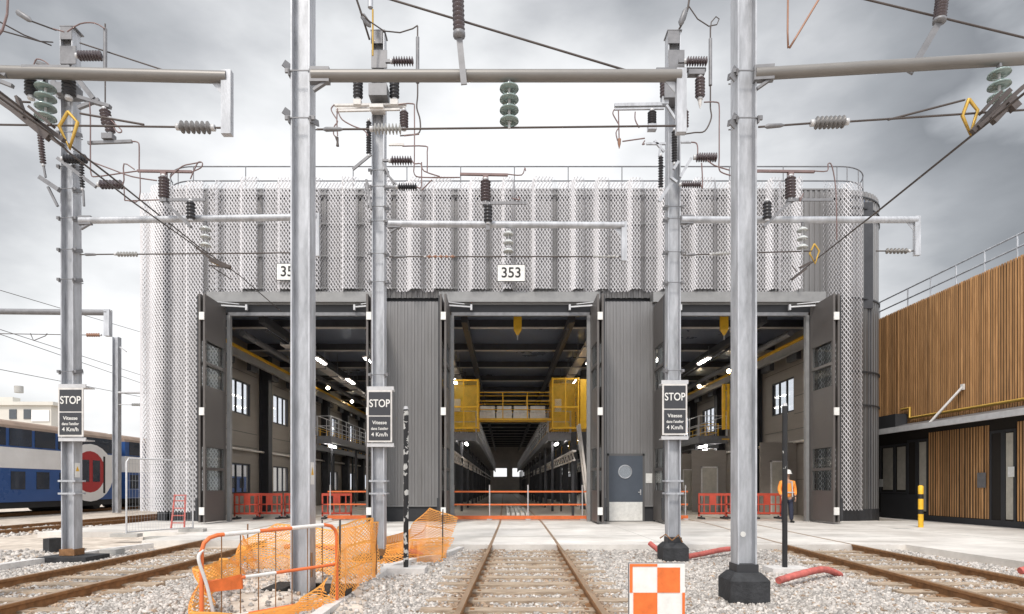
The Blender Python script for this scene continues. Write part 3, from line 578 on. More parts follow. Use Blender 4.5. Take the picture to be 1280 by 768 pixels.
# ------------------------------------------------------------------ depot
YF = 22.4
depot = thing('train_depot', 'long train maintenance hall with white mesh screen and three open bays', 'building', (.5,YF,0))
CLx, CRx, CYc = -11.9, 12.9, 24.8
def clad_wall(pts, z0, z1, m, name, pitch=.125, dep=.03, parent=depot):
    # trapezoid ribs along a plan polyline
    P2 = [Vector((p[0],p[1])) for p in pts]; segs = []; tot = 0
    for a,b in zip(P2,P2[1:]): segs.append((tot,a,b)); tot += (b-a).length
    def at(s):
        for t0,a,b in reversed(segs):
            if s >= t0-1e-9:
                d = (b-a); l = d.length; d = d/l; return a+d*min(s-t0,l), Vector((d.y,-d.x))
    prof = []
    k = 0; s = 0
    while s < tot:
        for f_,o_ in ((0,0),(.35,0),(.45,1),(.9,1)):
            t = s+f_*pitch
            if t < tot: prof.append((t,o_*dep))
        s += pitch
    prof.append((tot,0)); vs = []
    for t,o_ in prof:
        p,n = at(t); q = p+n*o_; vs += [(q.x,q.y,z0),(q.x,q.y,z1)]
    mb = MB(); mb.add(vs,[(2*i,2*i+2,2*i+3,2*i+1) for i in range(len(prof)-1)]); return mb.build(name,m,parent)
def arc(cx, cy, r, a0, a1, n=14): return [(cx+r*math.sin(R(a0+(a1-a0)*i/n)), cy-r*math.cos(R(a0+(a1-a0)*i/n))) for i in range(n+1)]
YC = CYc-2.0
leftc = [(CLx-2,60)]+arc(CLx,CYc,2,-90,0)
rightc = arc(CRx,CYc,2,0,90)+[(CRx+2,110)]
clad_wall(leftc+rightc, 8.35, 12.4, 'clad', 'upper_cladding', .2, .035)
clad_wall([(CLx-2,27.3)]+leftc[1:]+[(-10.62,YC)], .40, 8.35, 'clad', 'corner_cladding', .2, .035)
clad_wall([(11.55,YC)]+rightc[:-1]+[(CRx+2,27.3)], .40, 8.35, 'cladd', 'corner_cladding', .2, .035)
mb = MB(); mb.prism([(CLx-1.96,27.3)]+arc(CLx,CYc,1.96,-90,0)+[(-10.7,YC+.04),(-10.7,YC+.34),(-12.0,YC+.34),(-13.5,24.8),(-13.5,27.3)],-.3,.42); mb.build('plinth','plinth',depot)
mb = MB(); mb.prism([(11.65,YC+.04)]+arc(CRx,CYc,2.05,0,90)+[(14.9,27.3),(14.5,27.3),(14.5,24.8),(13,YC+.36),(11.65,YC+.36)],-.3,.44); mb.build('plinth','plinth',depot)
# horizontal bands round the right corner
for z in (8.35, 5.6, 4.35, 12.15, 11.75, 11.45):
    mb = MB()
    for cx, a0, a1 in ((CRx,0,90),): 
        pts = [(x,y,z) for x,y in arc(cx,CYc,2.06,a0,a1,18)]
        for p,q in zip(pts,pts[1:]): mb.bar(p,q,.03,.05)
    mb.build('band','plinth',depot)
mb = MB()
for p,q in zip(leftc[1:]+[(CRx,YC)], leftc[2:]+[(CRx,YC),(CRx,YC)][:2]):
    if (Vector(p)-Vector(q)).length > .01: mb.bar((*p,12.42),(*q,12.42),.1,.05)
mb.build('coping','clad',depot)
mb = MB(); mb.prism(leftc[1:]+rightc[:-1]+[(14.9,110),(-13.9,110)],12.0,12.12); mb.build('roof','ceil',depot)
# pillars between bays
PL = (XA(487,YF)-.45, XA(552,YF)); PR = (XA(748,YF), XA(820,YF))
for (a,b) in (PL,PR):
    clad_wall([(a,YF+.5),(a,YF),(b,YF),(b,YF+.5)], .55, 8.1, 'clad', 'pillar_cladding', .125, .022)
    mb = MB(); mb.box((a+.02,YF+.03,-.2),(b-.02,YF+.5,.55)); mb.build('plinth','plinth',depot)
    mb = MB(); mb.box((a-.01,YF-.035,.55),(b+.01,YF+.02,.585)); mb.build('band','frame',depot)
OP = [(-10.17,-4.72),(XA(564,YF),XA(737,YF)),(5.72,11.2)]
EXT = [(-10.85,-4.6),(-2.38,3.5),(5.45,11.75)]
for (a,b),(e0,e1) in zip(OP,EXT):
    mb = MB(); mb.box((e0,YF-.22,8.03),(e1,YF+.3,8.40)); mb.box((e0+.1,YF-.05,7.98),(e1-.1,YF+.25,8.03)); mb.build('lintel','frame',depot)
    mb = MB(); mb.box((a,YF-.02,7.58),(b,YF+.1,7.70)); mb.build('door_track','galvd',depot)
    mb = MB(); mb.box((a-.4,YF+.02,7.70),(b+.4,YF+.3,7.98)); mb.build('track_housing','plinth',depot)
    for x,s in ((a,1),(b,-1)): mb = MB(); mb.box((x-.02 if s>0 else x-.10,YF-.06,0),(x+.10 if s>0 else x+.02,YF+.12,7.58)); mb.build('door_post','frame',depot)
    for x,s in ((a,1),(b,-1)):
        mb = MB(); mb.bar((x-s*.15,YF-.5,7.82),(x+s*.75,YF-.15,7.86),.05,.05); mb.bar((x-s*.2,YF-.6,7.92),(x+s*.5,YF-.2,7.95),.03,.03); mb.cbox((x+s*.75,YF-.15,7.84),(.07,.1,.2)); mb.build('operator_arm','galvw',depot)
# door leaves
def leaf(x, s, label=None):
    # folded stack standing perpendicular to the facade at x; s = side away from the opening
    y0, y1 = YF-.12, YF-1.68; root = None
    for k, off in enumerate((.0, .16)):
        xx = x+s*(.02+off); t = .07
        mb = MB(); fz = [.06,1.15,2.65,4.75,6.30,7.86]
        fw = .12
        # frame bars and solid panels
        mb.box((xx,y0,.06),(xx+s*t,y0-fw,7.86)); mb.box((xx,y1,.06),(xx+s*t,y1+fw,7.86))
        for z0,z1 in ((.06,1.15),(2.65,4.75),(6.30,7.86)): mb.box((xx+s*.01,y1+fw,z0),(xx+s*(t-.01),y0-fw,z1))
        for z in (1.9,5.52): mb.box((xx,y1+fw,z-.05),(xx+s*t,y0-fw,z+.05))
        if k == 0: root = mb.build('folding_door','leaf',depot)
        else: mb.build('second_leaf','leaf',root)
        for z0,z1 in ((1.15,1.85),(1.95,2.65),(4.75,5.47),(5.57,6.30)): mb = MB(); mb.box((xx+s*.03,y1+fw,z0),(xx+s*.04,y0-fw,z1)); mb.build('pane','pane',root)
    for z in (.45,3.85,7.1): mb = MB(); mb.cbox((x+s*.12,y1-.02,z),(.17,.05,.26)); mb.build('hinge','white',root)
    mb = MB(); mb.box((x+s*.25,y1-.01,.1),(x+s*.29,y1+.03,7.8)); mb.box((x+s*.26,y1-.03,.15),(x+s*.34,y1+.1,.9)); mb.build('seal','plinth',root)
for (a,b) in OP: leaf(a,-1); leaf(b,1)
# personnel door
xd0, xd1 = XA(761,YF), XA(803,YF)
mb = MB(); mb.box((xd0-.07,YF-.05,0),(xd0,YF-.026,2.5)); mb.box((xd1,YF-.05,0),(xd1+.07,YF-.026,2.5)); mb.box((xd0-.07,YF-.05,2.42),(xd1+.07,YF-.026,2.5)); dfr = mb.build('door_frame','cladd',depot)
mb = MB(); mb.box((xd0,YF-.045,.02),(xd1,YF-.025,2.42)); dr = mb.build('door','doorblue',depot)
mb = MB(); mb.box((xd0+.01,YF-.052,.03),(xd1-.01,YF-.046,.72)); mb.build('kick_plate','white',dr)
cxd = XA(781,YF); zc = ZA(590,YF)
mb = MB(); mb.path([(cxd+.24*math.cos(t),YF-.055,zc+.24*math.sin(t)) for t in [2*math.pi*i/24 for i in range(25)]],.02,6); mb.build('porthole_ring','galv',dr)
mb = MB(); mb.disc((cxd,YF-.05,zc),.23,YF-.046,24); mb.build('porthole_glass','pane',dr)
mb = MB(); mb.cbox((xd1-.12,YF-.08,1.08),(.1,.05,.03)); mb.cbox((xd1-.08,YF-.055,1.08),(.04,.02,.2)); mb.build('handle','galvw',dr)
mb = MB(); mb.box((XA(807,YF),YF-.034,ZA(604,YF)),(XA(815,YF),YF-.026,ZA(592,YF))); mb.build('notice','white',depot)
# expanded mesh screen
def folds(total, seed, amp=.15):
    # irregular trapezoid folds: plateau out, steep flank, plateau in
    r = random.Random(seed); s = 0; k = 0; xs_ = [0]; ys_ = [0]
    while s < total:
        lv = (amp if k%2 else -amp)*r.uniform(.75,1.15); s += r.choice((.06,.1,.16,.30)); xs_.append(s); ys_.append(lv)
        s += r.choice((.30,.36,.44,.60) if k%2 else (.34,.42,.5,.62)); xs_.append(s); ys_.append(lv*r.uniform(.8,1.)); k += 1
    def f(s):
        i = min(max(int(np.searchsorted(xs_, s)),1),len(xs_)-1); t = min(max((s-xs_[i-1])/(xs_[i]-xs_[i-1]),0),1); t = .5-.5*math.cos(math.pi*t)
        return ys_[i-1]*(1-t)+ys_[i]*t
    return f
def screen(pts, z0, z1, seed, amp=.15, off=.0, cw=.062, chh=.096):
    P2 = [Vector(p) for p in pts]; cum = [0]
    for a,b in zip(P2,P2[1:]): cum.append(cum[-1]+(b-a).length)
    tot = cum[-1]; f = folds(tot, seed, amp)
    # resample by developed length
    N_ = int(tot/.02); fine = []
    for i in range(N_+1):
        s = tot*i/N_; j = min(max(int(np.searchsorted(cum,s)),1),len(P2)-1); d = (P2[j]-P2[j-1]); l = d.length; p = P2[j-1]+d*((s-cum[j-1])/l); d = d/l
        p = p+Vector((d.y,-d.x))*(f(s)+off); fine.append(p)
    dl = [0]
    for a,b in zip(fine,fine[1:]): dl.append(dl[-1]+(b-a).length)
    nu = int(dl[-1]/cw); nv = int((z1-z0)/chh); arr = np.array([[p.x,p.y] for p in fine]); dl = np.array(dl)
    cols = [ (float(np.interp(dl[-1]*i/nu,dl,arr[:,0])), float(np.interp(dl[-1]*i/nu,dl,arr[:,1]))) for i in range(nu+1)]
    mb = MB(); ph = R(31); wv = []
    for k in range(nu+1):      # strands lie at an angle in the sheet, as in real expanded metal
        a = Vector(cols[max(k-1,0)]); b = Vector(cols[min(k+1,nu)]); t = (b-a).normalized(); n_ = Vector((-t.y,t.x)); wv.append(Vector(((t.x*math.cos(ph)+n_.x*math.sin(ph))*.0195,(t.y*math.cos(ph)+n_.y*math.sin(ph))*.0195,0)))
    hz_ = (z1-z0)/nv; kv = Vector((0,0,.012))
    for k in range(nu):
        for j in range(nv):
            a, b = ((k,j),(k+1,j+1)) if (k+j)%2 == 0 else ((k,j+1),(k+1,j))
            p = Vector((*cols[a[0]], z0+hz_*a[1])); q = Vector((*cols[b[0]], z0+hz_*b[1])); s_ = kv if q.z > p.z else -kv
            mb.add([p-wv[a[0]]-s_, p+wv[a[0]]-s_, q+wv[b[0]]+s_, q-wv[b[0]]+s_],[(0,1,2,3)])
    # support rails behind the mesh
    return mb, (fine[0], fine[-1])
YM = 22.22
mb,_ = screen([(CLx-2.42,28)]+arc(CLx,CYc,2.42,-90,-5,20)+[(XA(268,YM),YM+.12)], .36, 12.45, 3, .12); mb.build('mesh_screen','screen',depot)
mb,_ = screen([(XA(268.6,YM),YM+.0),(XA(1000,YM),YM)], 8.46, 12.5, 11, .215); mb.build('mesh_screen','screen',depot)
mb,_ = screen([(XA(1029,YM),YM),(CRx,CYc-2.42)]+arc(CRx,CYc,2.42,0,9,3), .42, 12.45, 21, .10); mb.build('mesh_screen','screen',depot)
mb,_ = screen([(XA(1019,YM),YM),(XA(1028.6,YM),YM)], .42, 8.0, 5, .05); mb.build('mesh_screen','screen',depot)
mb = MB()
for z in (8.7,9.9,11.1,12.2): mb.box((XA(250,YM),YC-.12,z-.03),(XA(1000,YM),YC-.06,z+.03))
for x in np.arange(XA(262,YM),XA(1000,YM),1.6): mb.box((x-.025,YM+.22,8.5),(x+.025,YC-.14,8.55)); mb.box((x-.025,YM+.22,12.1),(x+.025,YC-.14,12.15))
mb.build('screen_support','frame',depot)
# roof railing
rr = arc(CLx,CYc,1.5,-80,0,12)+arc(CRx,CYc,1.5,0,80,12)
mb = MB()
for z in (13.55,13.0): mb.path([(x,y,z) for x,y in rr],.025,6)
L_ = 0
pts = []
for (x,y) in arc(CLx,CYc,1.5,-80,0,3)+[(x,CYc-1.5) for x in np.arange(-9.9,12.8,2.06)]+arc(CRx,CYc,1.5,10,80,3): mb.tube((x,y,12.1),(x,y,13.55),.02,6)
mb.build('roof_railing','galvd',depot)
# number plates
def plate(px0,px1,py0,py1,txt,Y):
    a = P(px0,py1,Y); b = P(px1,py0,Y); mb = MB(); mb.box((a.x,Y,a.z),(b.x,Y+.03,b.z)); o = mb.build('number_plate','white',depot)
    mb = MB(); mb.box((a.x-.02,Y+.005,a.z-.02),(b.x+.02,Y+.028,b.z+.02)); mb.build('plate_edge','plinth',o)
    text(txt,.52,((a.x+b.x)/2,Y-.004,(a.z+b.z)/2),'ink',o,'number', ext=.003, sx=.95)
plate(622,656,331.5,351.5,'353',YM-.3); plate(346,380,330,350,'352',YM-.3)

# ---- hall interior
def run(name, m, label, cat, X, z, r, y0=24.6, y1=100, grp='ducts and pipes along the hall bays'):
    mb = MB(); mb.tube((X,y0,z),(X,y1,z),r,12)
    for y in np.arange(y0+1,y0+40,3.2): mb.tube((X,y,z),(X,y+.05,z),r*1.12,12)
    tag(mb.build(name,m),label,cat,grp)
run('air_duct','galvd','round grey air duct under the roof of the left bay near the wall','duct',-10.6,7.5,.13)
run('air_duct','galvd','round grey air duct under the roof of the right bay near the wall','duct',11.6,7.5,.13)
run('pipe','lampoff','pale pipe high beside the pillars of the left bay','pipe',-4.4,6.3,.07); run('pipe','lampoff','pale pipe high beside the pillars of the right bay','pipe',5.3,6.3,.07)
run('pipe','lampoff','pale pipe along the wall above the lower windows of the left bay','pipe',-12.45,3.05,.06); run('pipe','lampoff','pale pipe along the wall above the lower windows of the right bay','pipe',13.15,3.3,.06)
run('pipe','yellow','yellow gas pipe beside the pillars on the left of the central bay','pipe',-3.0,6.6,.06); run('pipe','yellow','yellow gas pipe beside the pillars on the right of the central bay','pipe',4.2,6.6,.06)
def tray(X, z, label):
    root = thing('cable_tray', label, 'cable tray', (X,25,z), 'cable trays hung along the hall'); mb = MB(); mb.box((X-.2,25,z),(X+.2,95,z+.03)); mb.box((X-.2,25,z+.031),(X-.18,95,z+.13)); mb.box((X+.18,25,z+.031),(X+.2,95,z+.13)); mb.build('tray','lampoff',root)
    for y in np.arange(25.6,94,2.15): mb = MB(); mb.box((X-.24,y,z-.05),(X+.24,y+.05,z-.005)); mb.tube((X-.22,y+.02,z),(X-.22,y+.02,8.3),.014,5); mb.tube((X+.22,y+.02,z),(X+.22,y+.02,8.3),.014,5); mb.build('hanger','galvd',root)
tray(-5.4,6.9,'pale cable tray hung at the right of the left bay'); tray(6.3,6.9,'pale cable tray hung at the left of the right bay'); tray(-2.55,7.2,'pale cable tray hung at the left of the central bay'); tray(3.6,7.2,'pale cable tray hung at the right of the central bay'); tray(-9.0,7.1,'pale cable tray hung in the middle of the left bay')
mb = MB(); mb.box((-13.1,23.2,8.30),(14.1,110,8.50)); mb.build('ceiling','ceil',depot)
for i,y in enumerate(np.arange(25.6,105,4.3)):
    mb = MB(); mb.box((-13.0,y-.03,7.99),(14.0,y+.03,8.295)); mb.build('ceiling_beam','dark',depot); mb = MB(); mb.box((-13.0,y-.09,7.945),(14.0,y+.09,7.985)); mb.build('beam_flange','lampoff',depot)
for c in (CL(60),CC(60),CR(60)):
    for s in (-2.15,2.0): mb = MB(); mb.box((c+s-.12,23.4,7.6),(c+s+.12,108,7.90)); mb.box((c+s*.93-.03,23.4,7.3),(c+s*.93+.03,108,7.36)); mb.build('longitudinal_beam','dark',depot)
# columns between bays
for x in (-3.3, 4.55):
    for y in np.arange(23.6,104,5.4):
        mb = MB(); mb.box((x-.2,y-.2,0),(x+.2,y-.17,7.85)); mb.box((x-.2,y+.17,0),(x+.2,y+.2,7.85)); mb.box((x-.02,y-.17,0),(x+.02,y+.17,7.85)); mb.build('column','dark',depot)
# side walls with windows: left X=-12.6, right X=13.3
def sidewall(X, s):
    ys0 = 23.0; B = 5.3; mb = MB(); wb = []; t = .2*s
    def bx(y0,y1,z0,z1): mb.box((X,y0,z0),(X+t,y1,z1))
    y = 27.9
    bx(ys0,y,0,8.75); k = 0
    while y < 105:
        bx(y,y+2.3,0,.95); bx(y,y+2.3,2.4,4.75); bx(y,y+2.3,6.35,8.75); bx(y+2.3,y+B,0,8.75)
        wb.append(y); y += B; k += 1
    bx(y,110,0,8.75); w = mb.build('side_wall','beige',depot)
    mb = MB()
    for z in (1.6,3.2,3.9,4.6,5.4,6.8,7.6): mb.box((X-s*.012,23.2,z),(X-s*.001,27.85,z+.02))
    for yy in wb: 
        for z in (3.2,3.9,6.8,7.6): mb.box((X-s*.012,yy+.02,z),(X-s*.001,yy+3.1,z+.02))
    mb.build('panel_joint','dark',w)
    for yy in wb[:9]:
        for z0,z1 in ((.95,2.4),(4.75,6.35)):
            mb = MB()
            for a in (yy,yy+.74,yy+1.5,yy+2.24): mb.box((X+s*.02,a,z0),(X+s*.1,a+.07,z1))
            mb.box((X+s*.02,yy,z0),(X+s*.1,yy+2.3,z0+.07)); mb.box((X+s*.02,yy,z1-.07),(X+s*.1,yy+2.3,z1)); f = mb.build('window_frame','dark',depot)
            mb = MB(); mb.box((X+s*.05,yy+.07,z0+.07),(X+s*.06,yy+2.24,z1-.07)); mb.build('pane','clear',f)
    for yy in wb: 
        mb = MB(); yc = yy+3.6; mb.box((X-s*.02,yc-.25,0),(X-s*.06,yc+.25,8.0)); mb.box((X-s*.06,yc-.03,0),(X-s*.45,yc+.03,8.0)); mb.box((X-s*.45,yc-.25,0),(X-s*.5,yc+.25,8.0)); mb.build('column','dark',depot)
sidewall(-12.6,-1); sidewall(13.3,1)
# crane rails (yellow) on both side walls
for X,s in ((-11.75,1),(12.35,-1)):
    r_ = thing('crane_rail', 'yellow crane rail along the %s wall of the hall' % ('left' if s>0 else 'right'), 'crane rail', (X,24,7.3), 'yellow crane rails')
    mb = MB(); mb.box((X-.10,24.2,7.36),(X+.10,104,7.48)); mb.build('girder','yellow',r_); mb = MB(); mb.box((X-.02,24.2,7.05),(X+.02,104,7.355)); mb.box((X-.09,24.2,7.0),(X+.09,104,7.045)); mb.build('web','beam',r_)
    for y in np.arange(26,90,2.6): mb = MB(); mb.box((X-.1-s*.25,y,6.75),(X+.1-s*.25,y+.9,7.28)); mb.build('cable_carrier','dark',r_)
# end wall with windows
mb = MB()
YE = 108
zs = [0,3.1,4.6,8.75]; mb.box((-13.1,YE,0),(14.1,YE+.3,3.0)); mb.box((-13.1,YE,4.5),(14.1,YE+.3,8.75))
xw = -13.1
for a,b in ((-11,-9),(-4.8,-3.5),(-1.85,.5),(1.5,3.6),(6.1,7.2),(10,12)): mb.box((xw,YE,3.0),(a,YE+.3,4.5)); xw = b
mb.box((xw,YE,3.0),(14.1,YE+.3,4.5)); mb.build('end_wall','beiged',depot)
# side wall ties: outer corners closing walls
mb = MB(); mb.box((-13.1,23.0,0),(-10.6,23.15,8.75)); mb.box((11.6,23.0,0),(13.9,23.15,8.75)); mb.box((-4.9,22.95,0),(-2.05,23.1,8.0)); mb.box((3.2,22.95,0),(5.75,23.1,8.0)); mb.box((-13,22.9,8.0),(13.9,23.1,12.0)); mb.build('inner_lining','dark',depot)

# tube lamps along the side bays; the central ones are added for light
cnt = 0
for bi,(c,nm) in enumerate(((CL(60)-.1,'left'),(CC(60),'central (lamp added for light)'),(CR(60),'right'))):
    for sx_ in ((-3.3,3.3) if bi == 1 else (1.1,-1.1)):
        for k,y in enumerate(np.arange(27,100,5.4)):
            if k > (2 if bi == 1 else 12): break
            o_ = ['first','second','third','fourth','fifth','sixth','seventh','eighth','ninth','tenth','eleventh','twelfth','thirteenth','last'][k]
            root = thing('strip_lamp', '%s hanging strip lamp from the entrance on the %s side of the %s bay' % (o_, 'left' if sx_<0 else 'right', nm), 'lamp', (c+sx_,y,6.95), 'strip lamps under the hall roof')
            mb = MB(); mb.box((c+sx_-.12,y,7.02),(c+sx_+.12,y+1.5,7.09)); mb.build('housing','lampoff',root)
            mb = MB(); mb.box((c+sx_-.07,y+.04,6.99),(c+sx_+.07,y+1.46,7.015)); mb.build('tube','tube',root)
            mb = MB(); mb.tube((c+sx_,y+.1,7.09),(c+sx_,y+.1,7.55),.012,5); mb.tube((c+sx_,y+1.4,7.09),(c+sx_,y+1.4,7.55),.012,5); mb.build('hanger','galvd',root)
for i,(px,py,Y,lab) in enumerate(((410,485,38,'nearer round warm lamp on the wall column of the left bay'),(440,502,46,'farther round warm lamp on the wall column of the left bay'),(874,483,38,'round warm lamp glowing in the right bay beside the stop sign mast'),(911,464,33,'round warm lamp just left of the front right mast'),(817,527,30,'small warm lamp low on the right bay pillar'))):
    p = P(px,py,Y); root = thing('flood_lamp', lab, 'lamp', p, 'warm round lamps in the hall')
    mb = MB(); mb.path([p,p+Vector((0,-.05,-.02))],[.10,.10],12); mb.build('lens','warm',root)
    mb = MB(); mb.path([p+Vector((0,.14,.1)),p+Vector((0,.05,.0)),p+Vector((0,.003,.0))],[.05,.14,.15],12); mb.build('shade','dark',root)

# raised access platforms
def railrun(mb, a, b, z, h=1.05, step=1.3, r=.022, mid=2):
    a = Vector((*a,z)); b = Vector((*b,z)); L0 = (b-a).length; n = max(1,int(L0/step))
    for i in range(n+1): p = a.lerp(b,i/n); mb.tube(p,p+Vector((0,0,h)),r,5)
    for k in range(1,mid+1): mb.tube(a+Vector((0,0,h*k/mid)),b+Vector((0,0,h*k/mid)),r,5)
def platform(x0, x1, y0, y1, z, label, inner, rm='galvw'):
    root = thing('access_platform', label, 'platform', ((x0+x1)/2,y0,z-.35), 'raised access platforms beside the tracks')
    mb = MB(); mb.box((x0,y0,z-.06),(x1,y1,z)); mb.box((x0,y0,z-.35),(x0+.1,y1,z-.06)); mb.box((x1-.1,y0,z-.35),(x1,y1,z-.06)); mb.box((x0,y0-.03,z-.4),(x1,y0,z)); mb.build('deck','galvd',root)
    mb = MB(); railrun(mb,(x0+.04,y0),(x0+.04,y1),z,step=1.6); railrun(mb,(x1-.04,y0),(x1-.04,y1),z,step=1.6); railrun(mb,(x0,y0),(x1,y0),z,step=.8); mb.build('railing',rm,root)
    for y in np.arange(y0+1.5,y1,5.4): mb = MB(); mb.box((x0+.3,y,0),(x0+.42,y+.12,z-.35)); mb.build('support_post','dark',root)
    mb = MB(); mb.box(((x0+x1)/2-.05,y0+1,z-.5),((x0+x1)/2+.05,y0+2.2,z-.42)); mb.build('fill_light_bar','tube',root)  # glowing bar added under the deck to brighten the hall
platform(-9.85,-9.1,32,100,3.95,'grey railed platform high in the left bay beside the wall','r')
platform(XA(873,32),XA(909,32),32,100,3.95,'grey railed platform in the right bay left of the front right mast','l')
platform(-2.55,-1.35,30,100,3.95,'long dark platform along the left of the central bay','r')
platform(2.15,3.3,30,100,3.95,'long dark platform along the right of the central bay','l')
platform(-5.7,-4.9,30,100,4.15,'railed walkway against the pillars on the right of the left bay','r','yellow')
platform(5.0,5.7,34,100,4.15,'railed walkway against the pillars on the left of the right bay','l','yellow')
platform(11.9,12.7,36,100,3.95,'railed walkway along the outer wall of the right bay','l','yellow')
platform(-12.4,-11.8,36,100,3.95,'railed walkway along the outer wall of the left bay','l','yellow')
# lower truss runs
def truss(x, y0, y1, z, label):
    root = thing('truss_walkway', label, 'truss', (x,y0,z-.4), 'pale lattice walkways at mid height')
    mb = MB(); mb.box((x-.08,y0,z),(x+.08,y1,z+.07)); mb.box((x-.05,y0,z-.38),(x+.05,y1,z-.32)); mb.build('chord','lampoff',root)
    mb = MB(); y = y0; u = 0
    while y < min(y1,y0+36): mb.bar((x,y,z if u%2 else z-.33),(x,y+.6,z-.33 if u%2 else z),.03,.03); y += .6; u += 1
    mb.build('lacing','lampoff',root)
    for y in np.arange(y0+.5,y1,5.4): mb = MB(); mb.box((x-.05,y,0),(x+.05,y+.1,z-.38)); mb.build('post','dark',root)
truss(-2.2,25.5,100,2.75,'pale lattice walkway along the left of the central bay')
truss(2.95,25.5,100,2.75,'pale lattice walkway along the right of the central bay')
truss(-5.0,25.5,100,2.75,'pale lattice walkway along the right of the left bay')
truss(5.6,25.5,100,2.75,'pale lattice walkway along the left of the right bay')
# yellow cages and bridge
def cage(x0, x1, y0, z0, z1, label):
    root = thing('yellow_cage', label, 'cage', ((x0+x1)/2,y0,z0), 'yellow safety cages on the platforms'); y1 = y0+1.6
    mb = MB(); w = .07
    for x in (x0,x1-w,):
        for y in (y0,y1): mb.box((x,y,z0),(x+w,y+w,z1))
    mb.box(((x0+x1)/2-.03,y0,z0),((x0+x1)/2+.03,y0+w,z1))
    for z in (z0,z1-.1,z0+1.0): mb.box((x0-.01,y0-.01,z),(x1+.01,y0+w+.01,z+.08)); mb.box((x0-.01,y1-.01,z),(x1+.01,y1+w+.01,z+.08)); mb.box((x0-.012,y0+.02,z+.002),(x0+w,y1,z+.082)); mb.box((x1-w,y0+.02,z+.002),(x1+.012,y1,z+.082))
    mb.build('frame','yellow',root)
    mb = MB(); f = lambda u,v: Vector((x0+w+(x1-x0-2*w)*u, y0+.03, z0+.08+(z1-z0-.2)*v)); strands(mb,f,int((x1-x0)/.05),int((z1-z0)/.06),.009,.004)
    f = lambda u,v: Vector(((x0 if x0>0 else x1-.03)+.015, y0+w+(y1-y0-w)*u, z0+.08+(z1-z0-.2)*v)); strands(mb,f,24,int((z1-z0)/.06),.009,.004); mb.build('mesh_panel','yellowp',root)
    mb = MB(); mb.box((x0+.2,y0+.6,z0+.9),(x0+.5,y0+.8,z0+1.5)); mb.build('control_box','white',root)
    mb = MB(); mb.box((x0+.08,y1-.02,z0+.1),(x1-.08,y1+.0,z1-.1)); mb.build('back_sheet','yellowp',root)
cage(XA(561,29),XA(598,29),29,ZA(536,29),ZA(474,29),'yellow mesh cage on the left platform of the central bay')
cage(XA(690,29),XA(724,29),29,ZA(536,29),ZA(472,29),'larger yellow mesh cage on the right platform of the central bay')
mb = MB(); mb.box((XA(724,29)+.05,29.0,ZA(536,29)),(XA(738,29),30.6,ZA(474,29))); tag(mb.build('yellow_cabinet','yellow'),'plain yellow cabinet beside the larger cage in the central bay','cabinet')
gb = thing('gantry_bridge','yellow railed bridge across the central bay between the two cages','bridge',P(640,523,29.5))
mb = MB(); x0,x1 = XA(598,29.5),XA(690,29.5); z = ZA(523,29.5); mb.box((x0,29.5,z-.08),(x1,30.6,z)); mb.build('deck','yellow',gb)
mb = MB(); railrun(mb,(x0,29.5),(x1,29.5),z,1.25,.9,.025,3); railrun(mb,(x0,30.6),(x1,30.6),z,1.25,.9,.025,3); mb.build('railing','yellow',gb)
for i in range(4):
    a = x0+.05+i*.82; mb = MB(); mb.box((a,29.7,z+.01),(a+.76,30.3,z+.30)); mb.box((a+.03,29.72,z+.33),(a+.74,30.28,z+.62))
    mb.path([(a+.0,29.69,z+.315),(a+.38,29.66,z+.30),(a+.76,29.69,z+.32)],.03,6)
    tag(mb.build('white_package','white'),['first','second','third','fourth'][i]+' white wrapped package from the left on the yellow bridge','package','white packages on the bridge')
def hook(px, label):
    Yh=24.2; root = thing('yellow_hanger', label, 'hanger', P(px,420,Yh), 'yellow hangers under the roof')
    p = P(px,389,Yh); mb = MB(); mb.cbox(p,(.62,.12,.09)); mb.box((p.x-.16,Yh-.05,p.z-.75),(p.x+.16,Yh+.05,p.z-.04))
    mb.add([(p.x-.16,Yh-.05,p.z-.75),(p.x+.16,Yh-.05,p.z-.75),(p.x+.03,Yh,p.z-.98),(p.x-.03,Yh,p.z-.98),(p.x-.16,Yh+.05,p.z-.75),(p.x+.16,Yh+.05,p.z-.75)],[(0,1,2,3),(5,4,3,2),(0,3,4),(1,5,2)]); mb.build('body','yellow',root)
    mb = MB(); mb.tube((p.x,Yh,p.z-.95),(p.x,Yh,p.z-1.15),.02,6); mb.build('tip','galvw',root)
hook(647,'yellow tapering hanger at the top of the central bay'); hook(905,'yellow tapering hanger at the top of the right bay')
mb = MB(); mb.box((XA(903,30),30,ZA(537,30)),(XA(907,30),30.1,ZA(480,30))); mb.box((XA(909,30),30,ZA(537,30)),(XA(912,30),30.1,ZA(480,30)));
for z in (3.6,5.0,6.0): mb.box((XA(903,30),30.02,z),(XA(912,30),30.08,z+.05))
tag(mb.build('yellow_gate_post','yellow'),'upright yellow gate frame beside the right bay platform','gate')
# stairs/ladders
def ladder(p, q, w, label):
    root = thing('ladder', label, 'ladder', q, 'white ladders in the central bay'); p = Vector(p); q = Vector(q); s = Vector((0,w,0)); mb = MB()
    mb.bar(p-s,q-s,.09,.14); mb.bar(p+s,q+s,.09,.14); mb.build('stringer','lampoff',root)
    mb = MB()
    for i in range(1,14): a = p.lerp(q,i/14); mb.tube(a-s,a+s,.018,5)
    mb.build('rung','galvw',root)
ladder(P(723,532,27),(XA(737,24.5),24.5,0),.3,'white leaning ladder on the right of the central bay'); ladder(P(566,532,27),(XA(562,24.5),24.5,0),.3,'white ladder on the left of the central bay')
# pit boards in the middle of the central track
mb = MB()
for i,x in enumerate(np.linspace(.2,1.05,5)): mb.box((x-.07,27,.0),(x+.07,40,.10+.01*(i%2)))
tag(mb.build('timber_boards','white'),'pale boards laid between the rails inside the central bay','boards')
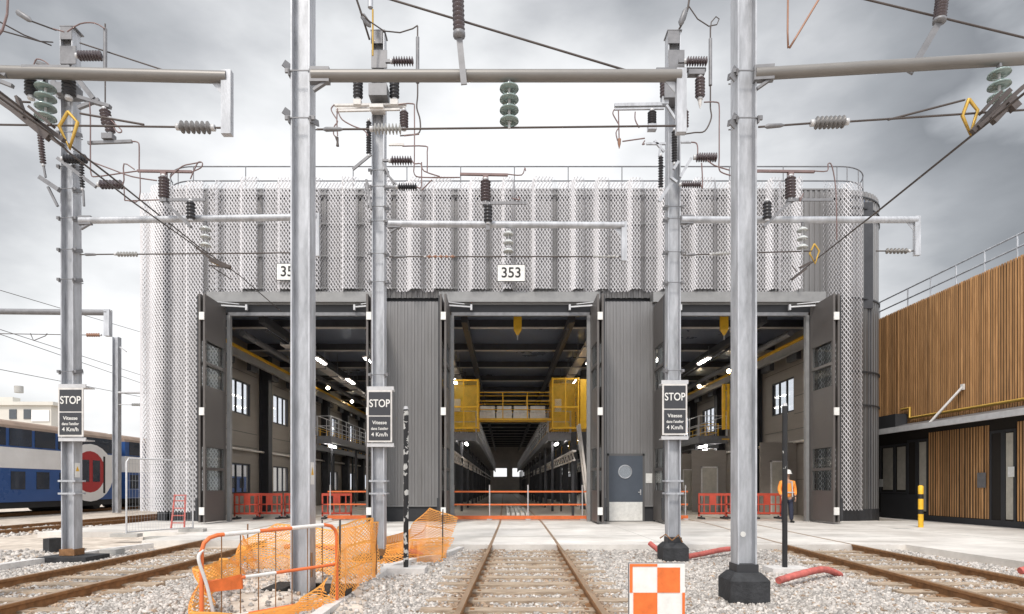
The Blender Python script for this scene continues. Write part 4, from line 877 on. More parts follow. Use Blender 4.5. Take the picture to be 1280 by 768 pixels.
# tape barrier over the central opening
def tapebarrier(x0, x1, Y, xsn, label, m='orangef'):
    root = thing('tape_barrier', label, 'barrier', ((x0+x1)/2,Y,0), 'orange rail barriers closing the bays')
    mb = MB(); mb.box((x0,Y-.02,1.06),(x1,Y+.02,1.12)); mb.box((x0,Y-.02,.56),(x1,Y+.02,.62)); mb.box((x0,Y-.03,.02),(x1,Y+.03,.16)); mb.build('rail',m,root)
    for x in xsn: mb = MB(); mb.tube((x,Y,0),(x,Y,1.35),.03,8); mb.cbox((x,Y,.02),(.2,.3,.04)); mb.build('post','galvw',root)
tapebarrier(-2.0,3.2,23.5,[XA(p,23.5) for p in (567,612,660,728)],'orange rails on four grey posts across the central bay')
tapebarrier(-6.9,-4.7,23.8,[-6.8,-5.0],'orange rails behind the netting across the left bay'); tapebarrier(5.8,7.2,23.8,[5.95,7.1],'orange rails between the two right masts in the right bay')
def redbarrier(x, Y, w, label):
    root = thing('plastic_barrier', label, 'barrier', (x+w/2,Y,0), 'red plastic barriers'); h = 1.02; t = .045; mb = MB()
    mb.box((x,Y,h-.1),(x+w,Y+t,h)); mb.box((x,Y,.18),(x+w,Y+t,.26)); mb.box((x,Y,.55),(x+w,Y+t,.6)); mb.box((x,Y,.1),(x+.06,Y+t,h-.1)); mb.box((x+w-.06,Y,.1),(x+w,Y+t,h-.1))
    n = 5
    for i in range(1,n): xx = x+w*i/n; mb.box((xx-.022,Y+.003,.26),(xx+.022,Y+t-.003,h-.1))
    mb.box((x+w*.4,Y-.004,.6),(x+w*.6,Y+t+.004,h-.1)); mb.build('panel','red',root)
    for xx in (x+.12,x+w-.12): mb = MB(); mb.box((xx-.06,Y-.28,0),(xx+.06,Y+.32,.07)); mb.box((xx-.03,Y,.07),(xx+.03,Y+t,.12)); mb.build('foot','plinth',root)
for i,(px,Y) in enumerate(((292,24.0),(320,24.3),(355,24.6),(402,24.2))): redbarrier(XA(px,Y),Y,1.05 if i<3 else 1.2,['red plastic barrier leftmost in the left bay','second red plastic barrier from the left in the left bay','red plastic barrier mostly behind the mast in the left bay','red plastic barrier right of the pit mast in the left bay'][i])
for i,(px,Y) in enumerate(((873,24.2),(906,24.5),(941,24.3))): redbarrier(XA(px,Y),Y,1.15,['red plastic barrier left of the front right mast','red plastic barrier behind the front right mast','red plastic barrier just left of the worker'][i])
# inner doors on right wall region and small lights
for px0,px1,py0,py1,Y,lab in ((965,983,578,648,27.5,'beige door in the hall behind the worker'),(878,896,585,645,31,'pale door at the back of the right bay'),(855,866,588,644,33,'second pale door at the back of the right bay')):
    a = P(px0,py1,Y); b = P(px1,py0,Y); root = thing('hall_door',lab,'door',((a.x+b.x)/2,Y,0),'pale doors inside the hall')
    mb = MB(); mb.box((a.x,Y,0),(b.x,Y+.05,b.z)); mb.build('leaf','curtain',root); mb = MB(); mb.box((a.x-.5,Y+.06,0),(b.x+.5,Y+.16,b.z+.9)); mb.build('partition','beige',root)
    mb = MB(); mb.box((a.x-.06,Y-.02,0),(a.x,Y+.05,b.z+.06)); mb.box((b.x,Y-.02,0),(b.x+.06,Y+.05,b.z+.06)); mb.box((a.x-.06,Y-.02,b.z),(b.x+.06,Y+.05,b.z+.06)); mb.build('door_frame','offwhite',root)

# ------------------------------------------------------------------ timber building at right
W = 15.9; tb = thing('timber_building','low building clad in orange brown timber slats with a flat canopy','building',(W,20,0))
YB0, YB1 = 12.5, 30
mb = MB(); mb.box((W+.016,YB0,-.1),(W+8,YB1,8.33)); mb.build('wall','slatback',tb)
mb = MB(); y = YB0
while y < YB1:
    wd = random.choice((.055,.06,.065)); dp = random.choice((0,.003,.012)); mb.box((W-dp,y,3.75),(W+.012,y+wd,8.4+random.uniform(-.004,.004))); y += wd+random.choice((.035,.045,.05))
mb.build('upper_slats','slat',tb)
mb = MB(); mb.box((W+.014,YB0-.01,8.335),(W+8,YB1+.01,8.37)); mb.build('roof_edge','galvd',tb)
def yw(px): return W*F/(px-HX)
def slats(y0, y1, z0, z1):
    mb = MB(); y = y0
    while y < y1-.05:
        wd = random.choice((.055,.06,.065)); dp = random.choice((0,.004,.014)); mb.box((W-dp,y,z0),(W+.012,y+wd,z1)); y += wd+random.choice((.045,.055,.07))
    mb.build('lower_slats','slat',tb)
slats(yw(1236),yw(1160),.22,3.3); slats(14,yw(1270),.22,3.3)
mb = MB(); mb.box((W-.02,14,0),(W+.05,YB1,.2)); mb.build('plinth','plinth',tb)
def glazing(p0,p1,z0,z1,blind,name='window'):
    y0,y1 = yw(p1),yw(p0); mb = MB(); mb.box((W-.01,y0,z0),(W+.05,y0+.08,z1)); mb.box((W-.01,y1-.08,z0),(W+.05,y1,z1)); mb.box((W-.01,y0+.08,z1-.08),(W+.05,y1-.08,z1)); mb.box((W-.01,y0+.08,z0),(W+.05,y1-.08,z0+.08)); f = mb.build(name,'plinth',tb)
    mb = MB(); mb.box((W+.03,y0+.08,z0+.08),(W+.04,y1-.08,z1-.08)); mb.build('pane','winglass',f)
    if blind:
        mb = MB(); mb.box((W+.01,y0+.12,z0+.15),(W+.025,y0+(y1-y0)*.8,z1-.12)); mb.build('blind','curtain',f)
for a,b,z0,z1,bl in ((1100,1118,1.0,3.0,1),(1118,1134,1.0,3.0,1),(1134,1146,.2,3.1,0),(1146,1160,.2,3.1,1)): glazing(a,b,z0,z1,bl)
glazing(1237,1254,.1,3.1,0,'door'); glazing(1254,1270,.1,3.1,1,'door')
mb = MB(); mb.box((W-.04,yw(1102),.2),(W-.015,yw(1146),.98)); mb.build('dado_panel','plinth',tb)
for px,py in ((1103,604),(1266,590)):
    y = yw(px); z = ZA(py,y); mb = MB(); mb.box((W-.06,y-.12,z-.16),(W-.05,y+.12,z+.16)); mb.build('notice','white',tb)
mb = MB(); mb.box((W-.06,yw(1231)-.1,1.25),(W-.04,yw(1231)+.25,1.75)); mb.build('intercom_panel','galvd',tb)
# canopy
mb = MB(); Xc = 14.75; za, zb = 3.42, 3.72
mb.add([(Xc,11,za),(W,11,zb),(W,24.9,zb),(Xc,24.9,za),(Xc,11,za+.05),(W,11,zb+.05),(W,24.9,zb+.05),(Xc,24.9,za+.05)],[(0,3,2,1),(4,5,6,7),(0,1,5,4),(1,2,6,5),(2,3,7,6),(3,0,4,7)]); cn = mb.build('canopy','galvd',tb)
mb = MB(); mb.box((Xc-.1,11,za-.1),(Xc-.005,24.95,za+.09)); mb.build('gutter','galvw',cn)
mb = MB(); mb.box((W-.5,yw(1102)-.3,3.55),(W-.02,yw(1135),4.15)); mb.build('upstand','plinth',tb)
mb = MB(); yq = yw(1140); mb.path([(W-.08,yq+.5,4.35),(W-.08,yq,4.35),(W-.08,yq,3.95),(W-.08,12,3.95)],.05,8); mb.build('pipe','brass',tb)
mb = MB(); a = P(1205,484,20.8); b = P(1161,530,21.9); a.x = W-.05; a.y = yw(1205); a.z = ZA(484,a.y); b.y = 15.1*F/(1161-HX); b.x = 15.1; b.z = ZA(530,b.y); mb.tube(a,b,.045,8); mb.cbox(a,(.06,.14,.2)); mb.cbox(b,(.3,.2,.06)); mb.build('tie_rod','offwhite',tb)
mb = MB(); Xr = W+.35
for z in (9.25,8.85): mb.tube((Xr,11,z),(Xr,YB1,z),.03,6)
for px in (1124,1152,1183,1218,1258,1300): y = W*F/(px-HX); mb.tube((Xr,y,8.3),(Xr,y,9.25),.03,6)
for y in (26.3,28): mb.tube((Xr,y,8.3),(Xr,y,9.25),.03,6)
mb.build('roof_railing','galv',tb)
# bollard
bx_, by_ = XA(1151,19.2), 19.2
root = thing('bollard','yellow and black banded bollard on the slab before the timber building','bollard',(bx_,by_,0))
for i,(z0,z1,m) in enumerate(((0,.42,'yellow'),(.42,.57,'ink'),(.57,.9,'yellow'),(.9,1.05,'ink'),(1.05,1.30,'yellow'))):
    mb = MB(); mb.path([(bx_,by_,z0),(bx_,by_,z1)]+([(bx_,by_,z1+.03)] if i==4 else []),[.075,.075]+([.04] if i==4 else []),14); mb.build('band',m,root)
mb = MB(); mb.cbox((XA(1117,19),18.6,.003),(.5,.35,.006)); kind(mb.build('manhole_cover','concd'),'structure')

# ------------------------------------------------------------------ posts, board, conduits
def marker(px, pyt, pyb, Y, m, label):
    x = XA(px,Y); root = thing('marker_post',label,'post',(x,Y,-.15),'black marker posts on concrete feet'); z0 = -.07; z1 = ZA(pyt,Y)
    mb = MB(); mb.path([(x,Y,z0),(x,Y,z1)],.042,10); mb.build('post',m,root)
    mb = MB(); mb.path([(x,Y,z1),(x,Y,z1+.05)],[.044,.03],8); mb.build('cap','galvw',root)
    mb = MB(); w = .28; mb.prism([(x-w,Y-.2),(x+w+.05,Y-.2),(x+w+.05,Y+.22),(x-w,Y+.22)],-.25,-.03); mb.build('concrete_foot','offwhite',root)
marker(507.5,512,706,10.0,'peel','black marker post with peeling paint beside the white kerb')
marker(981,508,705,10.0,'peel2','plain black marker post in front of the right bay worker')
# checker board
Yc = 5.0; a = P(787,800,Yc); b = P(856,705,Yc); cb = thing('checker_board','orange and white checkered stop board in the foreground ballast','sign',((a.x+b.x)/2,Yc,-.15)); cx = (a.x+b.x)/2
zt = ZA(705,Yc); w = b.x-a.x; mb = MB(); mb.box((a.x,Yc,zt-.56),(b.x,Yc+.02,zt)); mb.build('board','white',cb)
xm = XA(821.5,Yc); zm = ZA(741,Yc); e = .03
mb = MB(); yy = Yc-.003
def rr_(x0,x1,z0,z1): mb.box((x0,yy-.002,z0),(x1,yy,z1))
rr_(xm,b.x-e-.01,zm,zt-e); rr_(a.x+e,xm,zm-.235,zm); rr_(a.x,xm,zt-.022,zt); rr_(a.x,a.x+.024,zm,zt-.022); rr_(b.x-.022,b.x,zm-.235,zm); rr_(xm,b.x,zm-.26,zm-.238)
mb.build('orange_squares','orange',cb)
mb = MB(); mb.box((a.x-.006,Yc+.021,zt-.57),(b.x+.006,Yc+.035,zt+.006)); mb.box((cx-.03,Yc+.036,-.4),(cx+.03,Yc+.07,zt-.1)); mb.build('back_frame','galvd',cb)
def conduit(pts, label, r=.055):
    mb = MB(); vp = bez([P(a,b,Y) for a,b,Y in pts],6); rr = [r*(1+.07*(i%2)) for i in range(len(vp)*1)]; mb.path(vp,rr,10); tag(mb.build('conduit','redpipe'),label,'pipe','red conduits poking from the ballast')
conduit([(853,697,11.6),(875,693,12),(905,687,12.4),(925,686,12.6)],'red conduit lying between the two right masts',.05)
conduit([(973,726,8.6),(1000,718,8.9),(1030,712,9.3),(1050,719,9.6)],'red arched conduit beside the foot of the black marker post',.05)
conduit([(478,688,12.4),(500,690,12.2),(520,692,12),(532,700,11.8)],'red conduit lying beneath the fallen orange netting',.07)
conduit([(812,679,12.6),(818,684,12.5),(826,690,12.3),(834,694,12.1)],'short red conduit left of the dark mast block',.05)
conduit([(1275,714,8.6),(1290,712,8.6),(1310,716,8.6)],'red conduit stub at the right edge by the track',.05)
conduit([(355,684,12.6),(385,682,12.7),(420,686,12.5)],'red conduit seen through the netting',.05)

# ------------------------------------------------------------------ barrier and netting round the pit
root = thing('site_barrier','orange and white tube barrier standing at the pit','barrier',(-2.4,6.4,-.15))
A = Vector((XA(252,5.9),5.9,0)); B = Vector((XA(421,7.15),7.15,0)); D = (B-A); up = Vector((0,0,1)); zt0,zt1 = ZA(671,5.9),ZA(655,7.15); zb = -.13
def bp(u,v): # v: 0 bottom 1 top
    p = A+D*u; zt_ = zt0+(zt1-zt0)*u; return Vector((p.x,p.y,zb+(zt_-zb)*v))
outer = [bp(0,0),bp(0,.85),bp(.015,.93),bp(.05,.98),bp(.10,1),bp(.5,1),bp(.9,1),bp(.95,.98),bp(.985,.93),bp(1,.85),bp(1,0)]
mb = MB(); mb.path(outer,.021,8); mb.path([bp(0,.52),bp(.28,.52)],.018,8); mb.path([bp(.5,.52),bp(1,.52)],.018,8); mb.path([bp(0,.12),bp(.1,.12)],.018,8); mb.path([bp(.3,.12),bp(.75,.12)],.018,8); mb.build('frame','orangef',root)
mb = MB(); mb.path([bp(.14,1),bp(.38,1)],.0225,8); mb.path([bp(.62,1),bp(.88,1)],.0225,8); mb.path([bp(.28,.52),bp(.5,.52)],.0185,8); mb.path([bp(.1,.12),bp(.3,.12)],.0185,8); mb.path([bp(.75,.12),bp(.93,.12)],.0185,8); mb.build('white_band','white',root)
mb = MB()
for i in range(1,8): mb.path([bp(i/8,.12),bp(i/8,1)],.006,5)
mb.build('bar','rust',root)
mb = MB(); a0,a1,a2,a3 = bp(.03,.42),bp(.27,.40),bp(.26,.56),bp(.03,.52); off = Vector((0,-.03,0)); mb.add([a0+off,a1+off,a2+off,a3+off,a0,a1,a2,a3],[(0,1,2,3),(7,6,5,4),(0,4,5,1),(1,5,6,2),(2,6,7,3),(3,7,4,0)]); mb.build('plate','orange',root)
mb = MB(); mb.path(bez([bp(.02,.86)+off,bp(.0,.78)+off*2,bp(.05,.5)+off*2,bp(.09,.2)+off*2,bp(.12,.0)+off*3],5),[.010]*3+[.016]*15+[.014]*3,8); tag(mb.build('white_strap','offwhite'),'white strap hanging down the left end of the tube barrier','strap')
def net(pts, hs, label, wob=.06, cell=.031, cut=None, lean=0., seed=1):
    r = random.Random(seed); P3 = [Vector(p) for p in pts]; cum = [0]
    for a,b in zip(P3,P3[1:]): cum.append(cum[-1]+(b-a).length)
    tot = cum[-1]; nu = int(tot/cell); H0 = max(hs); nv = int(H0/(cell*.8)); ph = r.uniform(0,6)
    def f(u,v):
        s = u*tot; x = float(np.interp(s,cum,[p.x for p in P3])); y = float(np.interp(s,cum,[p.y for p in P3])); z = float(np.interp(s,cum,[p.z for p in P3])); h = float(np.interp(s,cum,hs))
        w_ = math.sin(s*5.1+ph+v*2.3)*wob+math.sin(s*11.3+ph*2-v*4)*wob*.5
        return Vector((x+w_*.6+lean*v, y+w_-.15*lean*v, z+h*v+math.sin(s*3.3+ph)*.03*v+math.sin(s*8+ph)*.012*v))
    mb = MB(); strands(mb,f,nu,nv,.0070,.003)
    # woven selvedge bands
    for v in (0,.33,.66,1.0):
        for i in range(nu):
            p,q = f(i/nu,v),f((i+1)/nu,v); u_ = Vector((0,0,.011)); mb.add([p-u_,q-u_,q+u_,p+u_],[(0,1,2,3)])
    tag(mb.build('safety_net','netting'),label,'netting','orange safety netting round the pit')
g = lambda px,py,Y: (XA(px,Y),Y,hgt(XA(px,Y),Y))
net([g(415,0,7.0),g(430,0,7.5),g(462,0,8.2),g(470,0,9.2)],[.80,.84,.86,.88],'orange netting forming the right side of the pit enclosure',.05,seed=2)
net([g(470,0,9.25),g(430,0,9.9),g(390,0,10.2),g(345,0,10.3),g(310,0,10.3)],[.86,.80,.75,.78,.55],'orange netting along the back of the pit enclosure',.06,seed=3)
net([g(310,0,10.2),g(290,0,9.0),g(268,0,8.0),g(262,0,7.0),g(250,0,6.1)],[.6,.38,.40,.42,.5],'sagging orange netting on the left of the pit enclosure',.08,seed=4)
net([g(252,0,5.85),g(300,0,6.05),g(350,0,6.4),g(418,0,7.0)],[.20,.14,.12,.32],'low orange netting slumped behind the tube barrier',.09,seed=8)
net([(XA(482,12.3),12.3,-.12),(XA(510,12.0),12.0,-.12),(XA(537,11.9),11.9,-.12),(XA(563,12.2),12.2,-.12)],[.42,.62,.98,.75],'fallen orange netting rising to a peak right of the mast',.10,lean=.05,seed=5)
net([(XA(480,11.4),11.4,-.12),(XA(515,11.2),11.2,-.12),(XA(560,11.6),11.6,-.12)],[.35,.42,.40],'crumpled low orange netting in front of the fallen net',.12,seed=6)
for px,Y,h,lab in ((470,9.2,.9,'thin red stake holding the netting corner near the mast'),(424,7.3,.95,'thin dark stake at the front right of the netting'),(309,10.3,.8,'thin red stake at the back left of the netting'),(402,10.2,.9,'thin dark stake at the back of the netting'),(553,12.0,1.0,'dark stake beside the netting peak')):
    x = XA(px,Y); mb = MB(); mb.tube((x,Y,-.3),(x+.01,Y,hgt(x,Y)+h),.012,6); tag(mb.build('stake','rust' if 'red' in lab else 'dark'),lab,'stake','stakes holding the netting')
# site fence panel at left
root = thing('fence_panel','grey wire mesh fence panel before the mesh corner of the depot','fence',(XA(190,16.5),16.5,0))
a = Vector((XA(158,15.6),15.6,0)); b = Vector((XA(241,17.4),17.4,0)); mb = MB(); hh = ZA(573,15.6)
mb.path([a,a+up*(hh-.1),a+up*hh+(b-a)*.03,b+up*hh-(b-a)*.03,b+up*(hh-.1),b],.025,6); mb.path([a+up*.12,b+up*.12],.02,6); mb.build('frame','galvw',root)
mb = MB()
for i in range(1,24): p = a.lerp(b,i/24); mb.path([p+up*.12,p+up*hh],.0025,4)
for i in range(1,9): mb.path([a+up*(.12+i*.22),b+up*(.12+i*.22)],.0025,4)
mb.build('wire_mesh','galv',root)
for p in (a,b): mb = MB(); mb.box((p.x-.35,p.y-.12,0),(p.x+.35,p.y+.12,.09)); mb.build('foot','concd',root)
x = XA(222,18.2); redbarrier_ = thing('folding_frame','narrow red folding frame against the plinth left of the left bay','barrier',(x,18.2,0)); mb = MB()
for s in (-.2,.2): mb.bar((x+s,18.2,0),(x+s*.8,18.35,1.05),.04,.04)
for z in (.2,.42,.64,.86,1.03): mb.bar((x-.19,18.2+z*.14,z),(x+.19,18.2+z*.14,z),.03,.03)
mb.build('frame','redpipe',redbarrier_)
mb = MB(); mb.prism([(XA(58,13.2),13.1),(XA(70,13.2),13.0),(XA(71,13.2),13.35),(XA(60,13.2),13.4)],-.15,.17); tag(mb.build('black_block','bitumen'),'small upright black block on the sand left of the leftmost mast','block')
for px,Y,w,d,lab in ((205,15.9,.9,.35,'flat grey concrete slab under the fence panel'),(215,14.9,.7,.3,'dark flat slab near the track left of the left bay'),(140,12.8,.35,.3,'loose pale concrete block at the end of the left kerb')):
    x = XA(px,Y); mb = MB(); mb.box((x-w/2,Y-d/2,-.15 if Y<16 else 0),(x+w/2,Y+d/2,-.02)); tag(mb.build('concrete_slab','concd'),lab,'slab','loose concrete slabs')

# ------------------------------------------------------------------ train
XT = -23.0
def coach(y0, y1, label, first=True):
    root = thing('train_coach', label, 'train coach', ((XT-1.4),(y0+y1)/2,0), 'double deck train coaches')
    def side(z0,z1,m,name,dx=0,yy0=None,yy1=None,parent=root): mb = MB(); mb.box((XT-2.8-dx,yy0 or y0,z0),(XT+dx,yy1 or y1,z1)); return mb.build(name,m,parent)
    side(.55,2.15,'tblue','lower_body'); side(2.15,3.12,'twhite','middle_band',.012); side(3.12,4.0,'tblue','upper_body')
    mb = MB(); prof = [(0,4.0),(-.06,4.16),(-.25,4.34),(-.7,4.46),(-1.4,4.5),(-2.1,4.46),(-2.55,4.34),(-2.74,4.16),(-2.8,4.0)]; n = len(prof)
    vs = [(XT+a,yy,z) for yy in (y0,y1) for a,z in prof]; mb.add(vs,[(i,i+1,n+i+1,n+i) for i in range(n-1)]+[tuple(range(n)),tuple(range(n,2*n))[::-1]]); mb.build('roof','troof',root)
    mb = MB(); mb.box((XT-2.6,y0+.3,.25),(XT-.05,y1-.3,.55)); mb.build('underframe','tdark',root)
    for yb in (y0+2.6,y1-2.6):
        mb = MB(); mb.box((XT-2.4,yb-1.4,.2),(XT-.2,yb+1.4,.6))
        for s in (-1,1): mb.path([(XT-2.2,yb+s*1.1,.38),(XT-.25,yb+s*1.1,.38)],.38,16)
        mb.build('bogie','tdark',root)
    return root, side
c1, side = coach(17.0, 36.2, 'nearer blue and white double deck coach with red nosed door panel')
def tw(root, y0, y1, z0, z1, m='tglass', dx=.02, name='window'):
    mb = MB(); mb.box((XT,y0,z0),(XT+dx,y1,z1)); return mb.build(name,m,root)
y = 17.4
while y < 32:
    tw(c1,y,y+1.35,3.2,4.02); tw(c1,y+.1,y+.95,1.15,2.0,dx=.015); y += 1.55
tw(c1,32.2,36.0,3.2,4.02)
mb = MB(); mb.box((XT,33.0,.9),(XT+.02,36.15,2.14)); mb.build('nose_panel','tblue',c1)
rd = [(33.0,.9),(35.0,.75),(35.9,1.5),(36.1,2.4),(35.5,3.0),(34.6,3.35),(33.7,3.2),(33.0,2.7)]
def yzpoly(pts, x0, x1, m, name, parent):
    n = len(pts); mb = MB(); mb.add([(x,a,b) for x in (x0,x1) for a,b in pts],[tuple(range(n)),tuple(range(n,2*n))[::-1]]+[(i,(i+1)%n,n+(i+1)%n,n+i) for i in range(n)]); return mb.build(name,m,parent)
def ell(cy,cz,ry,rz,n=24): return [(cy+ry*math.cos(2*math.pi*i/n),cz+rz*math.sin(2*math.pi*i/n)) for i in range(n)]
yzpoly(ell(33.8,2.05,1.95,1.6),XT+.014,XT+.03,'twhite','white_oval',c1); yzpoly(ell(33.75,2.1,1.25,1.15),XT+.031,XT+.04,'tred','red_oval',c1)
for a in (33.05,33.95): tw(c1,a,a+.6,1.55,2.75,dx=.05)
tw(c1,34.85,35.0,.9,3.0,'tdark',.045,'door_gap')
c2, side = coach(36.9, 56, 'farther double deck coach partly hidden behind the depot mesh')
y = 37.3
while y < 54: tw(c2,y,y+1.35,3.2,4.02); tw(c2,y+.1,y+.95,1.15,2.0,dx=.015); y += 1.55
# far masts
fm = thing('distant_mast','slim grey mast behind the train with two short arms','mast',(XA(146,32),32,0))
mb = MB(); hsec(mb,XA(146,32),32,-.1,ZA(422,32),.3); mb.build('column','galv',fm)
mb = MB(); mb.tube(P(148,491,31.9),P(205,491,31.9),.06,8); mb.tube(P(148,506,31.9),P(200,506,31.9),.02,6); mb.bar(P(150,434,31.9),P(158,440,31.9),.08,.05); mb.build('arm','galvw',fm); ins(fm,P(165,506,31.9),P(175,506,31.9),.08,5,'pale')
ga = thing('catenary_mast','grey cantilever arm with drop post crossing behind the leftmost mast','catenary arm',P(-60,390,18))
mb = MB(); hsec(mb,XA(-60,18),18,-.1,8); mb.build('column','galv',ga)
mb = MB(); mb.tube(P(-60,389,18),P(135,391,18),.085,10); mb.build('arm','galvd',ga)
mb = MB(); a = P(135,391,18); mb.box((a.x-.08,17.92,a.z-.7),(a.x+.08,18.08,a.z+.08)); mb.build('drop_post','galv',ga); ins(ga,P(125,419,18),P(108,419,18),.06,6,'copper')
part_path(ga,'wire_strand',[P(108,419,18),P(-20,417,18)],.012,'wire'); part_path(ga,'dropper',[P(38,417,18),P(42,426,18),P(57,420,18),P(59,417,18)],.012,'wire')
# houses
hs = thing('house','pale flat roofed house behind the train at the left edge','house',(XA(20,62),62,0))
mb = MB(); x0,x1 = XA(-60,62),XA(64,62); zt = ZA(507,62); mb.box((x0,62,0),(x1,64.5,zt)); mb.build('wall','cream',hs)
mb = MB(); mb.box((x0-.3,61.7,zt),(x1+.4,64.8,zt+.35)); mb.box((x0,63,zt+.35),(XA(6,62),64,zt+1.0)); mb.build('roof','cream',hs)
mb = MB(); mb.path([(XA(4,62),64,zt+1.6),(XA(4,62),64,zt+2.3)],.4,8); mb.build('chimney','concd',hs)
for px in (12,30):
    mb = MB(); mb.box((XA(px,62),61.93,ZA(524,62)),(XA(px+9,62),61.99,ZA(512,62))); w = mb.build('window','winglass',hs)
mb = MB(); mb.box((XA(40,62),61.9,ZA(527,62)),(XA(62,62),61.98,ZA(513,62))); mb.build('garage_panel','twhite',hs)
h2 = thing('warehouse','long low pale warehouse beyond the far sidings','warehouse',(-90,120,0))
mb = MB(); mb.box((-160,120,0),(-46,140,7.5)); mb.build('wall','cream',h2); mb = MB(); mb.box((-160.3,119.7,7.5),(-45.7,140.3,8.2)); mb.build('roof','galvd',h2)

# ------------------------------------------------------------------ worker
def skinmesh(name, nodes, edges, m, parent, sub=2):
    me = bpy.data.meshes.new(name); me.from_pydata([Vector(n[:3])-ORG[parent.name] for n in nodes],edges,[]); me.skin_vertices if False else None
    o = bpy.data.objects.new(name, me); COL.objects.link(o); o.parent = parent; ORG[o.name] = ORG[parent.name]
    md = o.modifiers.new('skin','SKIN'); me.materials.append(M[m])
    for i,n in enumerate(nodes):
        r = n[3]; me.skin_vertices[0].data[i].radius = r if isinstance(r,tuple) else (r,r)
    me.skin_vertices[0].data[0].use_root = True; md.use_smooth_shade = True
    s = o.modifiers.new('sub','SUBSURF'); s.levels = sub; s.render_levels = sub; return o
wx, wy = XA(984,21.6), 21.6
pr = thing('person','worker in orange jacket and white helmet standing at the right bay','person',(wx,wy,0))
def w_(x,y,z,r): return (wx+x,wy+y,z,r)
body = [w_(0,0,.98,(.14,.10)),w_(0,0,1.2,(.14,.10)),w_(0,0,1.42,(.15,.10)),w_(0,-.0,1.55,.055),w_(.01,-.02,1.66,(.075,.09)),w_(.01,-.02,1.76,(.07,.085)),
 w_(-.20,0,1.45,.06),w_(-.27,.02,1.18,.045),w_(-.24,-.10,.96,.035),w_(.20,0,1.45,.06),w_(.27,.02,1.18,.045),w_(.25,-.08,.94,.035),
 w_(-.1,0,.92,.09),w_(-.12,.02,.50,.06),w_(-.13,.05,.10,.042),w_(.1,0,.92,.09),w_(.12,-.05,.50,.06),w_(.14,-.02,.10,.042)]
be = [(0,1),(1,2),(2,3),(3,4),(4,5),(2,6),(6,7),(7,8),(2,9),(9,10),(10,11),(0,12),(12,13),(13,14),(0,15),(15,16),(16,17)]
def hand(base, s):
    nodes = [w_(base[0],base[1],base[2]+.04,.028),w_(base[0],base[1]-.005,base[2]-.02,.030)]; ed = [(0,1)]
    for k,l in enumerate((.075,.085,.08,.065)):
        i = len(nodes); o_ = (k-1.5)*.018; nodes += [w_(base[0]+s*.004,base[1]+o_,base[2]-.05,.009),w_(base[0]-s*.006,base[1]+o_,base[2]-.05-l*.55,.0085),w_(base[0]-s*.022,base[1]+o_,base[2]-.05-l,.007)]; ed += [(1,i),(i,i+1),(i+1,i+2)]
    i = len(nodes); nodes += [w_(base[0]-s*.015,base[1]-.035,base[2]-.02,.010),w_(base[0]-s*.022,base[1]-.05,base[2]-.065,.008)]; ed += [(1,i),(i,i+1)]
    return nodes, ed
bo = skinmesh('body', body, be, 'skin', pr)
for s,bs in ((-1,(-.24,-.11,.90)),(1,(.25,-.09,.88))): nn,ee = hand(bs,s); skinmesh('hand',nn,ee,'skin',pr,1)
skinmesh('jacket',[w_(0,0,.86,(.20,.145)),w_(0,0,1.1,(.185,.14)),w_(0,0,1.40,(.19,.13)),w_(0,0,1.52,(.09,.08)),w_(-.22,0,1.43,.085),w_(-.28,.02,1.18,.07),w_(-.25,-.09,.98,.055),w_(.22,0,1.43,.085),w_(.28,.02,1.18,.07),w_(.26,-.07,.97,.055)],[(0,1),(1,2),(2,3),(2,4),(4,5),(5,6),(2,7),(7,8),(8,9)],'hivis',pr)
skinmesh('trousers',[w_(0,0,.93,(.165,.12)),w_(-.1,0,.82,.105),w_(-.12,.02,.48,.082),w_(-.13,.05,.08,.068),w_(.1,0,.82,.105),w_(.12,-.05,.48,.082),w_(.14,-.02,.08,.068)],[(0,1),(1,2),(2,3),(0,4),(4,5),(5,6)],'navy',pr)
for x_,y_ in ((-.13,.05),(.14,-.02)): skinmesh('boot',[w_(x_,y_+.05,.06,.055),w_(x_+.01,y_-.06,.05,(.05,.045)),w_(x_+.02,y_-.17,.04,(.045,.035))],[(0,1),(1,2)],'ink',pr,1)
mb = MB(); hx,hy = wx+.01,wy-.02
rings = [(1.735,.155),(1.745,.15),(1.75,.125),(1.80,.12),(1.85,.10),(1.885,.06),(1.895,.005)]; mb.path([(hx,hy,z) for z,_ in rings],[r for _,r in rings],18); mb.build('helmet','white',pr)
mb = MB()
for s in (-1,1): mb.path([(wx+s*.10,wy-.145,1.48),(wx+s*.11,wy-.155,1.2),(wx+s*.11,wy-.165,.92)],.022,6)
mb.path([(wx-.19,wy-.10,1.08),(wx,wy-.165,1.08),(wx+.19,wy-.10,1.08)],.025,6); mb.build('reflective_band','galvw',pr)
mb = MB()
for s in (-1,1): mb.cbox((hx+s*.03,hy-.083,1.69),(.022,.012,.012))
mb.path([(hx,hy-.08,1.70),(hx,hy-.11,1.655),(hx,hy-.08,1.645)],[.008,.016,.01],6); mb.box((hx-.022,hy-.082,1.612),(hx+.022,hy-.074,1.62)); mb.build('face','copper',pr)

